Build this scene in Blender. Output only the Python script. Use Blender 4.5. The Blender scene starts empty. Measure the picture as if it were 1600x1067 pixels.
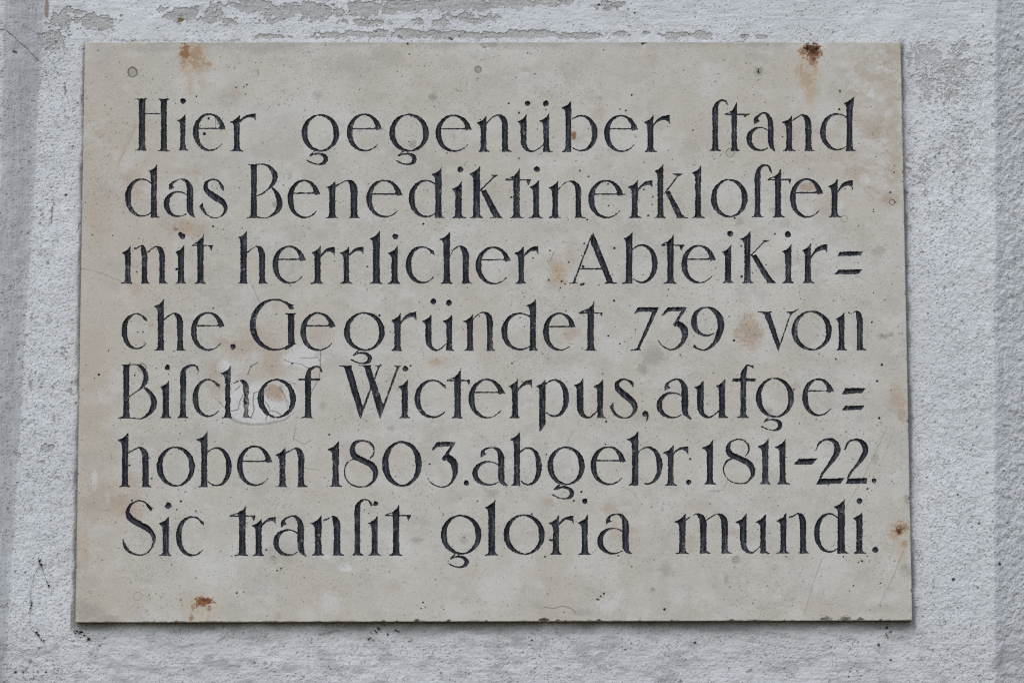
import bpy, math, random
import numpy as np
from mathutils import Euler, Vector

sc = bpy.context.scene
COL = sc.collection
rng = np.random.default_rng(7)
random.seed(7)

# ------------------------------------------------------------------ camera, sky, sun, exposure
LENS = 105.0
CAM_LOC = Vector((-0.01686349942568211, -3.5810224615405897, -0.48744201486289207))
CAM_ROT = Euler((1.7015642793933947, 0.002705801373605078, -0.010463075810516491), 'XYZ')
cam_d = bpy.data.cameras.new('camera'); cam = bpy.data.objects.new('camera', cam_d); COL.objects.link(cam)
cam_d.lens = LENS; cam_d.sensor_width = 36.0; cam_d.clip_start = 0.05; cam_d.clip_end = 200.0
cam.location = CAM_LOC; cam.rotation_euler = CAM_ROT
sc.camera = cam

SUN_EL, SUN_AZ = math.radians(43), math.radians(-13)      # azimuth measured from the wall's normal, negative = left
w = bpy.data.worlds.new('World'); sc.world = w; w.use_nodes = True
nt = w.node_tree
sky = nt.nodes.new('ShaderNodeTexSky'); sky.sky_type = 'NISHITA'; sky.sun_disc = False
sky.sun_elevation = SUN_EL; sky.sun_rotation = math.pi + SUN_AZ * -1
sky.air_density = 1.0; sky.dust_density = 1.6; sky.ozone_density = 1.8
bg = nt.nodes['Background']; bg.inputs['Strength'].default_value = 0.15
nt.links.new(sky.outputs['Color'], bg.inputs['Color'])
sun_d = bpy.data.lights.new('sun', 'SUN'); sun = bpy.data.objects.new('sun', sun_d); COL.objects.link(sun)
sun_d.energy = 0.8; sun_d.angle = math.radians(66); sun_d.color = (1.0, 0.985, 0.96)
sdir = Vector((math.sin(SUN_AZ) * math.cos(SUN_EL), -math.cos(SUN_AZ) * math.cos(SUN_EL), math.sin(SUN_EL)))
sun.rotation_euler = sdir.to_track_quat('Z', 'Y').to_euler()
sc.view_settings.view_transform = 'Standard'; sc.view_settings.look = 'None'
sc.view_settings.exposure = 0.37; sc.view_settings.gamma = 1.0; sc.view_settings.use_curve_mapping = False
sc.cycles.use_denoising = False; sc.cycles.pixel_filter_type = 'BLACKMAN_HARRIS'; sc.cycles.filter_width = 1.15
sc.cycles.max_bounces = 5; sc.cycles.diffuse_bounces = 3

# ------------------------------------------------------------------ measuring: photograph pixels <-> points of the plaque / wall planes
FPX = LENS / 36.0 * 1600.0
RM = np.array(CAM_ROT.to_matrix()); CL = np.array(CAM_LOC)
def to_px(X, Y, Z):
    d0, d1, d2 = X - CL[0], Y - CL[1], Z - CL[2]
    cx = d0 * RM[0, 0] + d1 * RM[1, 0] + d2 * RM[2, 0]
    cy = d0 * RM[0, 1] + d1 * RM[1, 1] + d2 * RM[2, 1]
    cz = d0 * RM[0, 2] + d1 * RM[1, 2] + d2 * RM[2, 2]
    return 800 + FPX * cx / -cz, 533.5 - FPX * cy / -cz
def from_px(u, v, y=0.0):
    d = RM @ np.array([(u - 800) / FPX, (533.5 - v) / FPX, -1.0])
    t = (y - CL[1]) / d[1]
    p = CL + d * t
    return float(p[0]), float(p[2])
MMPX = 0.00078           # metres of plaque per photograph pixel
W_, H_ = 1.0, 0.7068     # plaque
WALL_Y = 0.0145           # the wall's face behind the plaque's front (y = 0)

# ------------------------------------------------------------------ noise
_T = [np.random.default_rng(100 + k).random((256, 256)).astype(np.float32) for k in range(12)]
def vn(x, y, s):
    xi = np.floor(x).astype(np.int64); yi = np.floor(y).astype(np.int64)
    fx = (x - xi).astype(np.float32); fy = (y - yi).astype(np.float32)
    fx = fx * fx * (3 - 2 * fx); fy = fy * fy * (3 - 2 * fy)
    T = _T[s % 12]; o = s * 37
    a = T[(xi + o) & 255, (yi + o) & 255]; b = T[(xi + 1 + o) & 255, (yi + o) & 255]
    c = T[(xi + o) & 255, (yi + 1 + o) & 255]; d = T[(xi + 1 + o) & 255, (yi + 1 + o) & 255]
    return (a * (1 - fx) + b * fx) * (1 - fy) + (c * (1 - fx) + d * fx) * fy
def fbm(x, y, s, n=4, g=0.55):
    t = 0; a = 1.0; tot = 0
    for k in range(n):
        f = 2.03 ** k
        t = t + a * vn(x * f + 17.3 * k, y * f - 9.1 * k, s + k); tot += a; a *= g
    return t / tot
def dots(x, y, cell, s, r0, r1, dens):
    """round pores: one jittered dot per cell, radius r0..r1 (same unit as x, y); dens = share of cells that carry one (array or number)"""
    xi = np.floor(x / cell).astype(np.int64); yi = np.floor(y / cell).astype(np.int64)
    best = np.zeros(x.shape, np.float32)
    A_, B_, C_, D_ = (_T[(s + k) % 12] for k in range(4))
    for i in (-1, 0, 1):
        for j in (-1, 0, 1):
            a, b = (xi + i) & 255, (yi + j) & 255
            px = (xi + i + A_[a, b]) * cell; py = (yi + j + B_[a, b]) * cell
            h = C_[a, b]; r = r0 + (r1 - r0) * D_[a, b] ** 2.5
            d = np.hypot(x - px, y - py)
            best = np.maximum(best, np.where(h < dens, np.clip((r + .45 - d) / .9, 0, 1) * (.55 + .45 * D_[b, a]), 0).astype(np.float32))
    return best
def sst(a, b, x):
    t = np.clip((x - a) / (b - a), 0, 1); return t * t * (3 - 2 * t)

# ------------------------------------------------------------------ objects
def tag(o, label=None, cat=None, group=None, kind=None):
    if label: o['label'] = label
    if cat: o['category'] = cat
    if group: o['group'] = group
    if kind: o['kind'] = kind
    return o
def link(name, me, mats, parent=None):
    o = bpy.data.objects.new(name, me); COL.objects.link(o)
    for m in mats if isinstance(mats, (list, tuple)) else [mats]: me.materials.append(m)
    if parent: o.parent = parent
    return o
def raw_mesh(name, V, polys, attrs=None, smooth=False):
    """V (n,3); polys: list of (m,k) index arrays. Unused vertices are dropped. attrs: dict of per-vertex floats."""
    polys = [p for p in polys if len(p)]
    flat = np.concatenate([p.ravel() for p in polys])
    uniq, inv = np.unique(flat, return_inverse=True)
    tot = np.concatenate([np.full(len(p), p.shape[1], np.int32) for p in polys])
    start = np.concatenate([[0], np.cumsum(tot)[:-1]]).astype(np.int32)
    me = bpy.data.meshes.new(name)
    me.vertices.add(len(uniq)); me.vertices.foreach_set('co', V[uniq].astype(np.float32).ravel())
    me.loops.add(len(flat)); me.loops.foreach_set('vertex_index', inv.astype(np.int32).ravel())
    me.polygons.add(len(tot)); me.polygons.foreach_set('loop_start', start)
    me.polygons.foreach_set('use_smooth', np.full(len(tot), smooth))
    me.update(calc_edges=True)
    for k, a in (attrs or {}).items():
        at = me.attributes.new(k, 'FLOAT', 'POINT'); at.data.foreach_set('value', np.asarray(a)[uniq].astype(np.float32))
    return me

# ------------------------------------------------------------------ materials
class NT:
    def __init__(s, name, rough=0.9):
        s.m = bpy.data.materials.new(name); s.m.use_nodes = True; s.t = s.m.node_tree
        s.b = s.t.nodes['Principled BSDF']; s.b.inputs['Roughness'].default_value = rough
        s.b.inputs['Specular IOR Level'].default_value = 0.25
        s.co = s.t.nodes.new('ShaderNodeTexCoord').outputs['Object']
    def set(s, sock, v):
        if isinstance(v, (int, float)): sock.default_value = v
        elif isinstance(v, tuple): sock.default_value = (*v, 1) if len(v) == 3 else v
        else: s.t.links.new(v, sock)
    def noise(s, scale, detail=4, rough=0.55, stretch=None, dist=0.0):
        n = s.t.nodes.new('ShaderNodeTexNoise'); n.inputs['Scale'].default_value = scale
        n.inputs['Detail'].default_value = detail; n.inputs['Roughness'].default_value = rough; n.inputs['Distortion'].default_value = dist
        v = s.co
        if stretch:
            mp = s.t.nodes.new('ShaderNodeMapping'); mp.inputs['Scale'].default_value = stretch
            s.t.links.new(s.co, mp.inputs['Vector']); v = mp.outputs['Vector']
        s.t.links.new(v, n.inputs['Vector']); return n.outputs['Fac']
    def ramp(s, fac, a, b):
        r = s.t.nodes.new('ShaderNodeMapRange'); r.inputs['From Min'].default_value = a; r.inputs['From Max'].default_value = b
        s.set(r.inputs['Value'], fac); r.clamp = True; return r.outputs['Result']
    def math(s, op, a, b=0.0):
        r = s.t.nodes.new('ShaderNodeMath'); r.operation = op; s.set(r.inputs[0], a); s.set(r.inputs[1], b); return r.outputs[0]
    def mix(s, fac, a, b, mode='MIX'):
        r = s.t.nodes.new('ShaderNodeMix'); r.data_type = 'RGBA'; r.blend_type = mode
        s.set(r.inputs[0], fac); s.set(r.inputs[6], a); s.set(r.inputs[7], b); return r.outputs[2]
    def attr(s, name):
        a = s.t.nodes.new('ShaderNodeAttribute'); a.attribute_name = name; return a.outputs['Fac']
    def bump(s, h, strength=0.3, dist=0.001):
        b = s.t.nodes.new('ShaderNodeBump'); b.inputs['Strength'].default_value = strength; b.inputs['Distance'].default_value = dist
        s.set(b.inputs['Height'], h); s.t.links.new(b.outputs['Normal'], s.b.inputs['Normal'])
    def done(s, col, rough=None):
        s.set(s.b.inputs['Base Color'], col)
        if rough is not None: s.set(s.b.inputs['Roughness'], rough)
        return s.m

def stone_material():
    n = NT('limestone', 0.75)
    base = n.mix(n.ramp(n.noise(5, 5), 0.36, 0.66), (0.462, 0.44, 0.378), (0.503, 0.485, 0.43))
    base = n.mix(n.ramp(n.noise(22, 5, 0.6, dist=0.6), 0.42, 0.72), base, (0.437, 0.414, 0.358))
    base = n.mix(n.ramp(n.noise(90, 4), 0.5, 0.8), base, (0.525, 0.50, 0.44))
    base = n.mix(n.attr('warm'), base, (0.45, 0.408, 0.338))
    base = n.mix(n.attr('pale'), base, (0.58, 0.575, 0.555))
    base = n.mix(n.attr('tan'), base, (0.37, 0.285, 0.205))
    base = n.mix(n.attr('grime_shade'), base, (0.17, 0.158, 0.135))
    ru = n.attr('rust'); base = n.mix(ru, base, n.mix(n.ramp(ru, .25, .8), (0.43, 0.29, 0.13), (0.225, 0.098, 0.028)))
    base = n.mix(n.attr('brown'), base, (0.085, 0.035, 0.018))
    sp = n.ramp(n.noise(750, 2, 0.5), 0.61, 0.72)                      # fine dark pores
    base = n.mix(n.math('MULTIPLY', sp, 0.34), base, (0.10, 0.09, 0.075))
    base = n.mix(n.attr('pit'), base, (0.018, 0.017, 0.016))
    n.bump(n.noise(600, 4, 0.6), 0.22, 0.0005)
    return n.done(base)
def paint_material():
    n = NT('letter_paint', 0.62); n.b.inputs['Specular IOR Level'].default_value = 0.3
    st = n.noise(130, 5, 0.65, (1.6, 1, 0.25))
    c = n.mix(n.ramp(n.noise(35, 4), 0.35, 0.7), (0.0075, 0.0085, 0.0115), (0.014, 0.016, 0.023))
    c = n.mix(n.math('MULTIPLY', n.ramp(st, 0.5, 0.8), n.ramp(n.noise(11, 4), .4, .62)), c, (0.085, 0.092, 0.11))
    c = n.mix(n.attr('streak'), c, (0.115, 0.122, 0.138))
    c = n.mix(n.attr('wear'), c, (0.30, 0.285, 0.26))
    n.bump(n.noise(500, 4, 0.6), 0.5, 0.0008)
    return n.done(c)
def wall_material():
    n = NT('lime_plaster', 0.95)
    c = n.mix(n.ramp(n.noise(4, 5), 0.35, 0.68), (0.525, 0.54, 0.54), (0.595, 0.61, 0.61))
    c = n.mix(n.ramp(n.noise(60, 4), 0.45, 0.75), c, (0.495, 0.51, 0.515))
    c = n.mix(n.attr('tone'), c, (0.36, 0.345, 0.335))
    c = n.mix(n.attr('bare'), c, n.mix(n.ramp(n.noise(300, 3), 0.4, 0.65), (0.36, 0.358, 0.345), (0.42, 0.418, 0.40)))
    c = n.mix(n.attr('grime_shade'), c, (0.085, 0.08, 0.075))
    c = n.mix(n.attr('rust'), c, (0.16, 0.11, 0.04))
    c = n.mix(n.math('MULTIPLY', n.ramp(n.noise(520, 3, 0.6), 0.60, 0.72), 0.22), c, (0.12, 0.115, 0.11))
    n.bump(n.noise(700, 4, 0.65), 0.35, 0.0006)
    return n.done(c)
def plain(name, col, rough=0.9, var=0.5, scale=900):
    n = NT(name, rough)
    return n.done(n.mix(n.noise(scale, 3), col, tuple(x * (1 - var) for x in col)))
M_STONE, M_PAINT, M_WALL = stone_material(), paint_material(), wall_material()
M_DIRT = plain('dried_dirt', (0.028, 0.025, 0.022))
M_WEB = plain('dusty_thread', (0.10, 0.095, 0.09))
M_SPIDER = plain('spider_skin', (0.022, 0.017, 0.013), 0.6)

# ------------------------------------------------------------------ wall
def spread(lo, hi, step, far, n):
    a = np.arange(lo, hi, step)
    k = np.linspace(0, 1, n + 1)[1:] ** 1.8 * (far - 0) 
    return np.concatenate([lo - k[::-1], a, a[-1] + k])
bot_left = from_px(-25, 1090, WALL_Y); top_right = from_px(1625, -25, WALL_Y)
gx = spread(bot_left[0], top_right[0], 0.00098, 0.9, 70)
gz = spread(bot_left[1], top_right[1], 0.00098, 0.6, 50)
GX, GZ = np.meshgrid(gx, gz, indexing='ij')
PU, PV = to_px(GX, WALL_Y, GZ)
def pdist_poly(PU, PV, pts):
    best = np.full(PU.shape, 1e9)
    for (x0, y0), (x1, y1) in zip(pts[:-1], pts[1:]):
        dx, dy = x1 - x0, y1 - y0; L = dx * dx + dy * dy + 1e-9
        t = np.clip(((PU - x0) * dx + (PV - y0) * dy) / L, 0, 1)
        best = np.minimum(best, np.hypot(PU - x0 - t * dx, PV - y0 - t * dy))
    return best
def make_wall():
    wob = (fbm(PU / 90, PV / 90, 3, 3) - .5) * 6 + (fbm(PU / 14, PV / 14, 6, 2) - .5) * 4
    b_in = 70 - 0.058 * PV + wob            # where the left reveal meets the panel
    b_out = 13 - 0.030 * PV + wob           # where it meets the pilaster
    b_r = 1554 + 6 * (fbm(PV / 120, PV * 0, 5, 3) - .5) + wob * 0.8
    reveal = sst(-.6, 1, (b_in - PU) / 16) * sst(0, 1, (PU - b_out + 6) / 8)
    pil = sst(0, 1, (b_out - PU) / 8)
    right = sst(0, 1, (PU - b_r) / 10)
    # how far the surface stands out towards the viewer (metres)
    h = np.clip(b_in - PU, 0, None); wl = np.maximum(b_in - b_out, 5)
    out = np.where(PU > b_out, h * MMPX * 0.55, wl * MMPX * 0.55)
    out = out - np.clip(np.clip(PU - b_r, 0, None) * MMPX * 0.45, 0, 0.06)
    soft = np.exp(-((PU - b_r) / 9) ** 2) * 0.0022 + np.exp(-((PU - b_out) / 7) ** 2) * -0.0015
    out += soft
    # roughcast
    g1 = fbm(PU / 7.5, PV / 7.5, 1, 3, .6) - .5
    g2 = fbm(PU / 3.4, PV / 3.0, 4, 2, .6) - .5
    streak = fbm(PU / 26, PV / 4.2, 7, 3, .6) - .5
    vstreak = fbm(PU / 4, PV / 40, 8, 3, .6) - .5
    big = fbm(PU / 70, PV / 70, 9, 3) - .5; lump = fbm(PU / 16, PV / 16, 10, 3, .5) - .5
    top = sst(62, 20, PV + big * 30); low = sst(950, 1010, PV)
    rough_r = sst(1380, 1560, PU + big * 60)
    amp = 0.0011 * (1 - 0.6 * top) * (1 - 0.75 * reveal) + 0.0009 * right
    out += g1 * amp * (0.8 + 1.1 * rough_r) + g2 * 0.0009 * (1 - 0.6 * reveal) * (1 - .4 * top)
    out += streak * (0.0010 * top + 0.0009 * low) + vstreak * 0.0010 * reveal + big * 0.005 + lump * 0.0012 * (1 - .6 * reveal)
    # flaked paint: grey render bare in patches
    n = .42 * fbm(PU / 19, PV / 12, 2, 5, .62) + .58 * fbm(PU / 7, PV / 5.5, 5, 4, .6)
    reg = np.zeros_like(PU)
    def blob(u, v, ru, rv, s=1.0):
        nonlocal reg
        reg = np.maximum(reg, s * np.exp(-(((PU - u) / ru) ** 2 + ((PV - v) / rv) ** 2) ** 1.25))
    for (u, v, ru, rv, s) in [(150, 34, 38, 15, 1), (95, 36, 24, 22, .85), (82, 62, 24, 18, .95), (120, 20, 20, 10, .6), (105, 10, 14, 14, .6), (255, 12, 20, 10, .7), (360, 30, 20, 12, .65), (420, 34, 40, 10, .6), (560, 36, 60, 8, .6), (480, 20, 60, 16, .75), (285, 25, 32, 16, .85), (340, 15, 20, 14, .7), (327, 33, 12, 9, .8),
                              (395, 10, 45, 13, .95), (450, 15, 55, 14, .85), (500, 12, 40, 12, .75), (570, 15, 60, 16, .8), (640, 9, 60, 13, 1), (720, 8, 80, 13, 1.05), (800, 5, 60, 10, 1.0), (860, 4, 50, 9, .8), (950, 8, 28, 9, .75),
                              (740, 30, 60, 10, .68), (690, 36, 20, 7, .8), (655, 33, 14, 8, .7),
                              (430, 58, 45, 5, .8), (520, 56, 40, 6, .8), (580, 54, 50, 8, .9), (640, 53, 55, 9, 1), (700, 55, 55, 8, .95), (760, 56, 50, 7, .95), (830, 54, 55, 8, 1), (900, 56, 45, 7, .9), (970, 54, 22, 6, .8), (1060, 56, 26, 7, .85), (1095, 54, 22, 8, .9), (1162, 57, 10, 5, .8), (1190, 58, 12, 4, .8), (1010, 51, 8, 3, .7),
                              (70, 700, 9, 10, .85), (80, 697, 6, 10, .8), (66, 722, 7, 6, .7), (110, 620, 12, 30, .45), (100, 560, 12, 30, .4)]:
        blob(u, v, ru, rv, s)
    bare = sst(.0, .045, n - (0.79 - 0.55 * reg)) * (reg > .05)
    # worn speckled area right of the plaque
    reg2 = np.zeros_like(PU)
    for (u, v, ru, rv, s) in [(1450, 90, 35, 22, 1), (1490, 110, 28, 40, .9), (1445, 130, 22, 40, .8), (1505, 75, 10, 18, .8), (1480, 145, 30, 22, .7), (1500, 250, 16, 90, .55), (1440, 280, 30, 60, .45), (1490, 205, 22, 40, .55), (1420, 300, 10, 200, .35)]:
        reg2 = np.maximum(reg2, s * np.exp(-(((PU - u) / ru) ** 2 + ((PV - v) / rv) ** 2)))
    bare2 = sst(.0, .10, fbm(PU / 6, PV / 6, 5, 4, .75) - (0.72 - 0.42 * reg2)) * (reg2 > .1)
    bare_h = bare * 0.0008 + bare2 * 0.0006
    out -= bare_h
    bare = np.clip(bare + 0.75 * bare2, 0, 1)
    edge = np.clip(np.abs(np.gradient(bare_h, axis=0)) + np.abs(np.gradient(bare_h, axis=1)), 0, .001) / .001
    # dark colour in the pits of the render
    p = fbm(PU / 2.3, PV / 2.1, 6, 3, .55); d = fbm(PU / 60, PV / 60, 10, 3)
    leftp = sst(190, 60, PU) * (1 - reveal)
    thr = 0.73 - 0.055 * leftp - 0.05 * (d - .5) * 2 + 0.10 * top - 0.012 * rough_r
    colr = np.exp(-((PU - 1480) / 60) ** 2) * sst(70, 160, PV); patchy = sst(.38, .62, fbm(PU / 35, PV / 35, 7, 4)); mx = np.clip(np.maximum(patchy, leftp) + .8 * colr, 0, 1) * (1 - .5 * top)
    grime_shade = (.16 + .22 * mx) * sst(0, .09, p - thr + .03 + .03 * colr)
    grime_shade = np.maximum(grime_shade, .62 * dots(PU, PV, 4.2, 3, .3, 1.25, .14 + .48 * mx)); grime_shade = np.maximum(grime_shade, .72 * dots(PU + 30, PV, 11, 7, .6, 2.1, .06 + .30 * mx))
    grime_shade = np.maximum(grime_shade, .45 * reveal * dots(PU * 1.5, PV, 5, 1, .3, 1.4, .35))
    grime_shade = np.maximum(grime_shade, 0.55 * patchy * sst(.0, .06, fbm(PU / 6, PV / 6, 8, 4, .65) - .72 - .05 * top + .06 * leftp))
    out -= grime_shade * 0.0013
    grime_shade = np.maximum(grime_shade, edge * 0.55 * (bare > .1))
    grime_shade = np.maximum(grime_shade, 0.30 * low * sst(.5, .75, fbm(PU / 30, PV / 12, 3, 4)))
    # dirty run along the plaque's edges; below it, shadow painted into the same mask
    ed = np.minimum(np.abs(PU - (133 - 16 * (PV - 66) / 907)), np.abs(PU - (1409 + 17 * (PV - 66) / 902)))
    inz = sst(58, 74, PV) * sst(992, 978, PV)
    grime_shade = np.maximum(grime_shade, .75 * inz * sst(9, 1, ed + 9 * (fbm(PU / 9, PV / 22, 2, 3) - .38)))
    bt = (PV - 973) ; grime_shade = np.maximum(grime_shade, 0.66 * (PU > 110) * (PU < 1430) * sst(24, -2, bt + 26 * (fbm(PU / 40, PV / 14, 11, 4) - .5)) * (bt > -30))
    tp = np.abs(PV - 63); grime_shade = np.maximum(grime_shade, .7 * sst(130, 190, PU) * sst(420, 330, PU) * sst(3.5, 0, tp + 14 * (fbm(PU / 6, PV / 3, 4, 4, .65) - .36)))
    for (u, v, r) in [(936, 8, 1.6), (992, 21, 1.5), (1490, 269, 1.7), (1418, 301, 1.3), (1550, 195, 1.4), (1497, 773, 1.3), (1530, 818, 1.6), (1528, 918, 1.4), (1563, 881, 2.5), (1392, 1031, 1.6), (1326, 1057, 1.5), (1328, 1049, 1.3), (1373, 1007, 1.8), (1086, 1004, 2.2), (831, 1000, 1.6), (24, 1050, 2), (36, 1050, 1.6), (72, 1050, 1.6), (103, 305, 2), (156, 1009, 1.3), (1570, 735, 1.2), (703, 60, 1.6), (627, 59, 1.2), (706, 62, 1.8), (25, 86, 2.0), (28, 87, 1.6), (1490, 905, 2.6), (1339, 1048, 1.2)]:
        dd = np.hypot(PU - u, PV - v); grime_shade = np.maximum(grime_shade, sst(r + .8, r - .6, dd)); out -= .0018 * sst(r + 1, 0, dd)
    for pts, wd, s in [([(0, 53), (15, 54), (25, 63), (33, 72), (45, 79), (53, 90), (60, 96)], .25, .75), ([(102, 130), (103, 148)], .8, .8), ([(82, 323), (81, 349)], .7, .7), ([(126, 350), (119, 364)], .6, .5)]:
        q = pdist_poly(PU + (fbm(PU / 6, PV / 6, 1, 2) - .5) * 5, PV, pts); k = sst(wd + .7, wd - .5, q); grime_shade = np.maximum(grime_shade, k * s); out -= .0015 * k
    # long smears under the plaque
    for (u0, v0, u1, v1, wd) in [(500, 991, 528, 984, 2.4), (340, 1002, 352, 994, 1.2), (1167, 1049, 1174, 1046, 2)]:
        q = pdist_poly(PU, PV, [(u0, v0), (u1, v1)]); grime_shade = np.maximum(grime_shade, .65 * sst(wd + 1.5, wd - 1.5, q + 2 * (fbm(PU / 4, PV / 4, 3, 2) - .5)))
    rust = np.zeros_like(PU)
    for (u, v, ru, rv, s) in [(282, 31, 5, 4, 1), (73, 12, 5, 22, .75)]:
        rust = np.maximum(rust, s * sst(.35, .7, np.exp(-(((PU - u) / ru) ** 2 + ((PV - v) / rv) ** 2)) + (fbm(PU / 8, PV / 8, 3, 3) - .5) * .5))
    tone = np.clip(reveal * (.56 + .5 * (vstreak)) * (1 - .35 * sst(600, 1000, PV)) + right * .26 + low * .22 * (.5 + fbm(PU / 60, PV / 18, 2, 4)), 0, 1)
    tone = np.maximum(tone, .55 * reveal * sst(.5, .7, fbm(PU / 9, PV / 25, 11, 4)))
    Y = WALL_Y - out
    nx, nz = GX.shape
    V = np.stack([GX, Y, GZ], -1).reshape(-1, 3)
    ix = np.arange(nx * nz).reshape(nx, nz)
    q = np.stack([ix[:-1, :-1], ix[1:, :-1], ix[1:, 1:], ix[:-1, 1:]], -1)
    cu = PU[:-1, :-1]
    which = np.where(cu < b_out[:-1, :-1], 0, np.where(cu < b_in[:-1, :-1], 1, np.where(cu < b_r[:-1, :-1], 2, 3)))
    at = {'bare': bare.ravel(), 'grime_shade': np.clip(grime_shade, 0, 1).ravel(), 'tone': tone.ravel(), 'rust': rust.ravel()}
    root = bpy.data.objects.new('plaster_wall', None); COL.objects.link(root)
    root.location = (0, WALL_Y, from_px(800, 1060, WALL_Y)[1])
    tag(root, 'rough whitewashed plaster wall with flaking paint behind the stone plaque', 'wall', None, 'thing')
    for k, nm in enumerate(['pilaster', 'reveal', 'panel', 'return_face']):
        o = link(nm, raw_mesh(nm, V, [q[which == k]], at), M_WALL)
        o.parent = root; o.location = -root.location
    root_lab = {c.name: c for c in root.children}
    return root
make_wall()

# ------------------------------------------------------------------ lettering: every glyph as cut outlines, measured on the stone
def cr(P, n=7, closed=False):
    P = np.asarray(P, float)
    if len(P) < 3 and not closed:
        return P
    Q = np.vstack([P[-1], P, P[0], P[1]]) if closed else np.vstack([2 * P[0] - P[1], P, 2 * P[-1] - P[-2]])
    out = []; t = np.linspace(0, 1, n, endpoint=False)[:, None]
    for i in range(1, len(Q) - 2):
        a, b, c, d = Q[i - 1], Q[i], Q[i + 1], Q[i + 2]
        out.append(.5 * (2 * b + (c - a) * t + (2 * a - 5 * b + 4 * c - d) * t ** 2 + (3 * b - a - 3 * c + d) * t ** 3))
    r = np.vstack(out)
    return r if closed else np.vstack([r, P[-1]])

WORDS = []      # (text, [polygons in photograph pixels])
class Ctx: pass
S = Ctx()
def seg(X0, Y0, B): S.X0, S.Y0, S.B = X0, Y0, B
def word(t): WORDS.append((t, []))
def poly(pts):
    p = np.asarray(pts, float)
    WORDS[-1][1].append(np.stack([S.X0 + p[:, 0] / 5, S.Y0 + p[:, 1] / 5], 1))
def stroke(pts, n=7):
    P = cr(pts, n); xy = P[:, :2]; wd = np.maximum(P[:, 2], 3)
    t = np.gradient(xy, axis=0); t /= np.linalg.norm(t, axis=1)[:, None] + 1e-9
    nrm = np.stack([-t[:, 1], t[:, 0]], 1) * wd[:, None] / 2
    poly(np.vstack([xy + nrm, (xy - nrm)[::-1]]))
def line(x0, y0, x1, y1, w0, w1=None): stroke([(x0, y0, w0), ((x0 + x1) / 2, (y0 + y1) / 2, (w0 + (w1 or w0)) / 2), (x1, y1, w1 or w0)], 3)
def arc(cx, cy, a, b, t0, t1, keys, n=64):
    th = np.linspace(t0, t1, n); ks = sorted(keys)
    f = np.array([float(k) for k in ks]); v = np.array([keys[k] for k in ks], float)
    wd = np.interp(th, f, v)
    wd = np.convolve(np.pad(wd, 3, mode='edge'), np.ones(7) / 7, 'valid')
    c, s = np.cos(np.radians(th)), np.sin(np.radians(th))
    o = np.stack([cx + a * c, cy + b * s], 1)
    nx, ny = c / a, s / b; L = np.hypot(nx, ny)
    i = o - np.stack([nx / L, ny / L], 1) * wd[:, None]
    poly(np.vstack([o, i[::-1]]))
def disc(x, y, r):
    t = np.linspace(0, 2 * np.pi, 20, endpoint=False)
    k = 1 + .06 * np.sin(t * 3 + x)
    poly(np.stack([x + r * k * np.cos(t), y + r * k * np.sin(t)], 1))
def foot(xl, xr, fl, fr, B=None, h=32, up=1):
    B = S.B if B is None else B
    L = cr([(xl, B - h * up), (xl - (xl - fl) * .12, B - h * .58 * up), (xl - (xl - fl) * .45, B - h * .32 * up), (fl, B - 5 * up)], 5)
    R = cr([(fr, B - 5 * up), (xr + (fr - xr) * .45, B - h * .32 * up), (xr + (fr - xr) * .12, B - h * .58 * up), (xr, B - h * up)], 5)
    mid = (fl + fr) / 2
    poly(np.vstack([L, [(fl + 2, B)], [(mid, B - 2 * up)], [(fr - 2, B)], R]))
def flagtop(xl, xr, fx, top, tip=None):
    tip = xr if tip is None else tip
    dy = .76 * (xr - fx)
    up = cr([(tip, top), (xr - (xr - fx) * .30, top + dy * .50), (xr - (xr - fx) * .62, top + dy * .80), (fx, top + dy)], 6)
    dn = cr([(fx + 2, top + dy + 6), (fx + (xl - fx) * .6, top + dy + 13), (xl, top + dy + 34)], 5)
    poly(np.vstack([up, dn, [(xl, top + dy + 60)], [(xr, top + dy + 60)]]))
    return top + dy + 8
def body(xl, xr, y0, y1):
    m = (y0 + y1) / 2
    poly(np.vstack([cr([(xl, y0), (xl + 1.8, m), (xl, y1)], 4), cr([(xr, y1), (xr - 1.8, m), (xr, y0)], 4)]))
def stem(xl, xr, top, fx=None, fl=None, fr=None, B=None, tip=None):
    B = S.B if B is None else B
    y = flagtop(xl, xr, xl - 24 if fx is None else fx, top, tip)
    body(xl, xr, y + 20, B - 4)
    fl = xl - 28 if fl is None else fl; fr = xr + 28 if fr is None else fr
    foot(xl, xr, fl, fr, B)
def cap(xl, xr, top, tl, tr, fl, fr, B=None):
    B = S.B if B is None else B
    foot(xl, xr, tl, tr, top, 20, -1); body(xl, xr, top + 6, B - 4); foot(xl, xr, fl, fr, B, 24)
def i_(xl, xr, top, fx=None, fl=None, fr=None, dot=None):
    stem(xl, xr, top, fx, fl, fr)
    if dot: disc(*dot)
def arch(x0, y0, xl, xr, top, fr=None, fl=None):
    d = xr - x0
    o = cr([(x0, y0), (x0 + .22 * d, top + 20 + .06 * (y0 - top)), (x0 + .55 * d, top), (xr - .14 * d, top + 20), (xr - 1, top + 72), (xr, top + 120)], 7)
    i = cr([(xl, top + 130), (xl, top + 88), (xl - 8, top + 42), (x0 + .50 * d, top + 10), (x0 + .22 * d, top + 29 + .06 * (y0 - top)), (x0, y0 + 11)], 7)
    poly(np.vstack([o, i])); body(xl, xr, top + 95, S.B - 4)
    foot(xl, xr, xl - 6 if fl is None else fl, xr + 25 if fr is None else fr)
def n_(xl, xr, top, fx, fl, fr, a):
    stem(xl, xr, top, fx, fl, fr); arch(*a)
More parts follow.
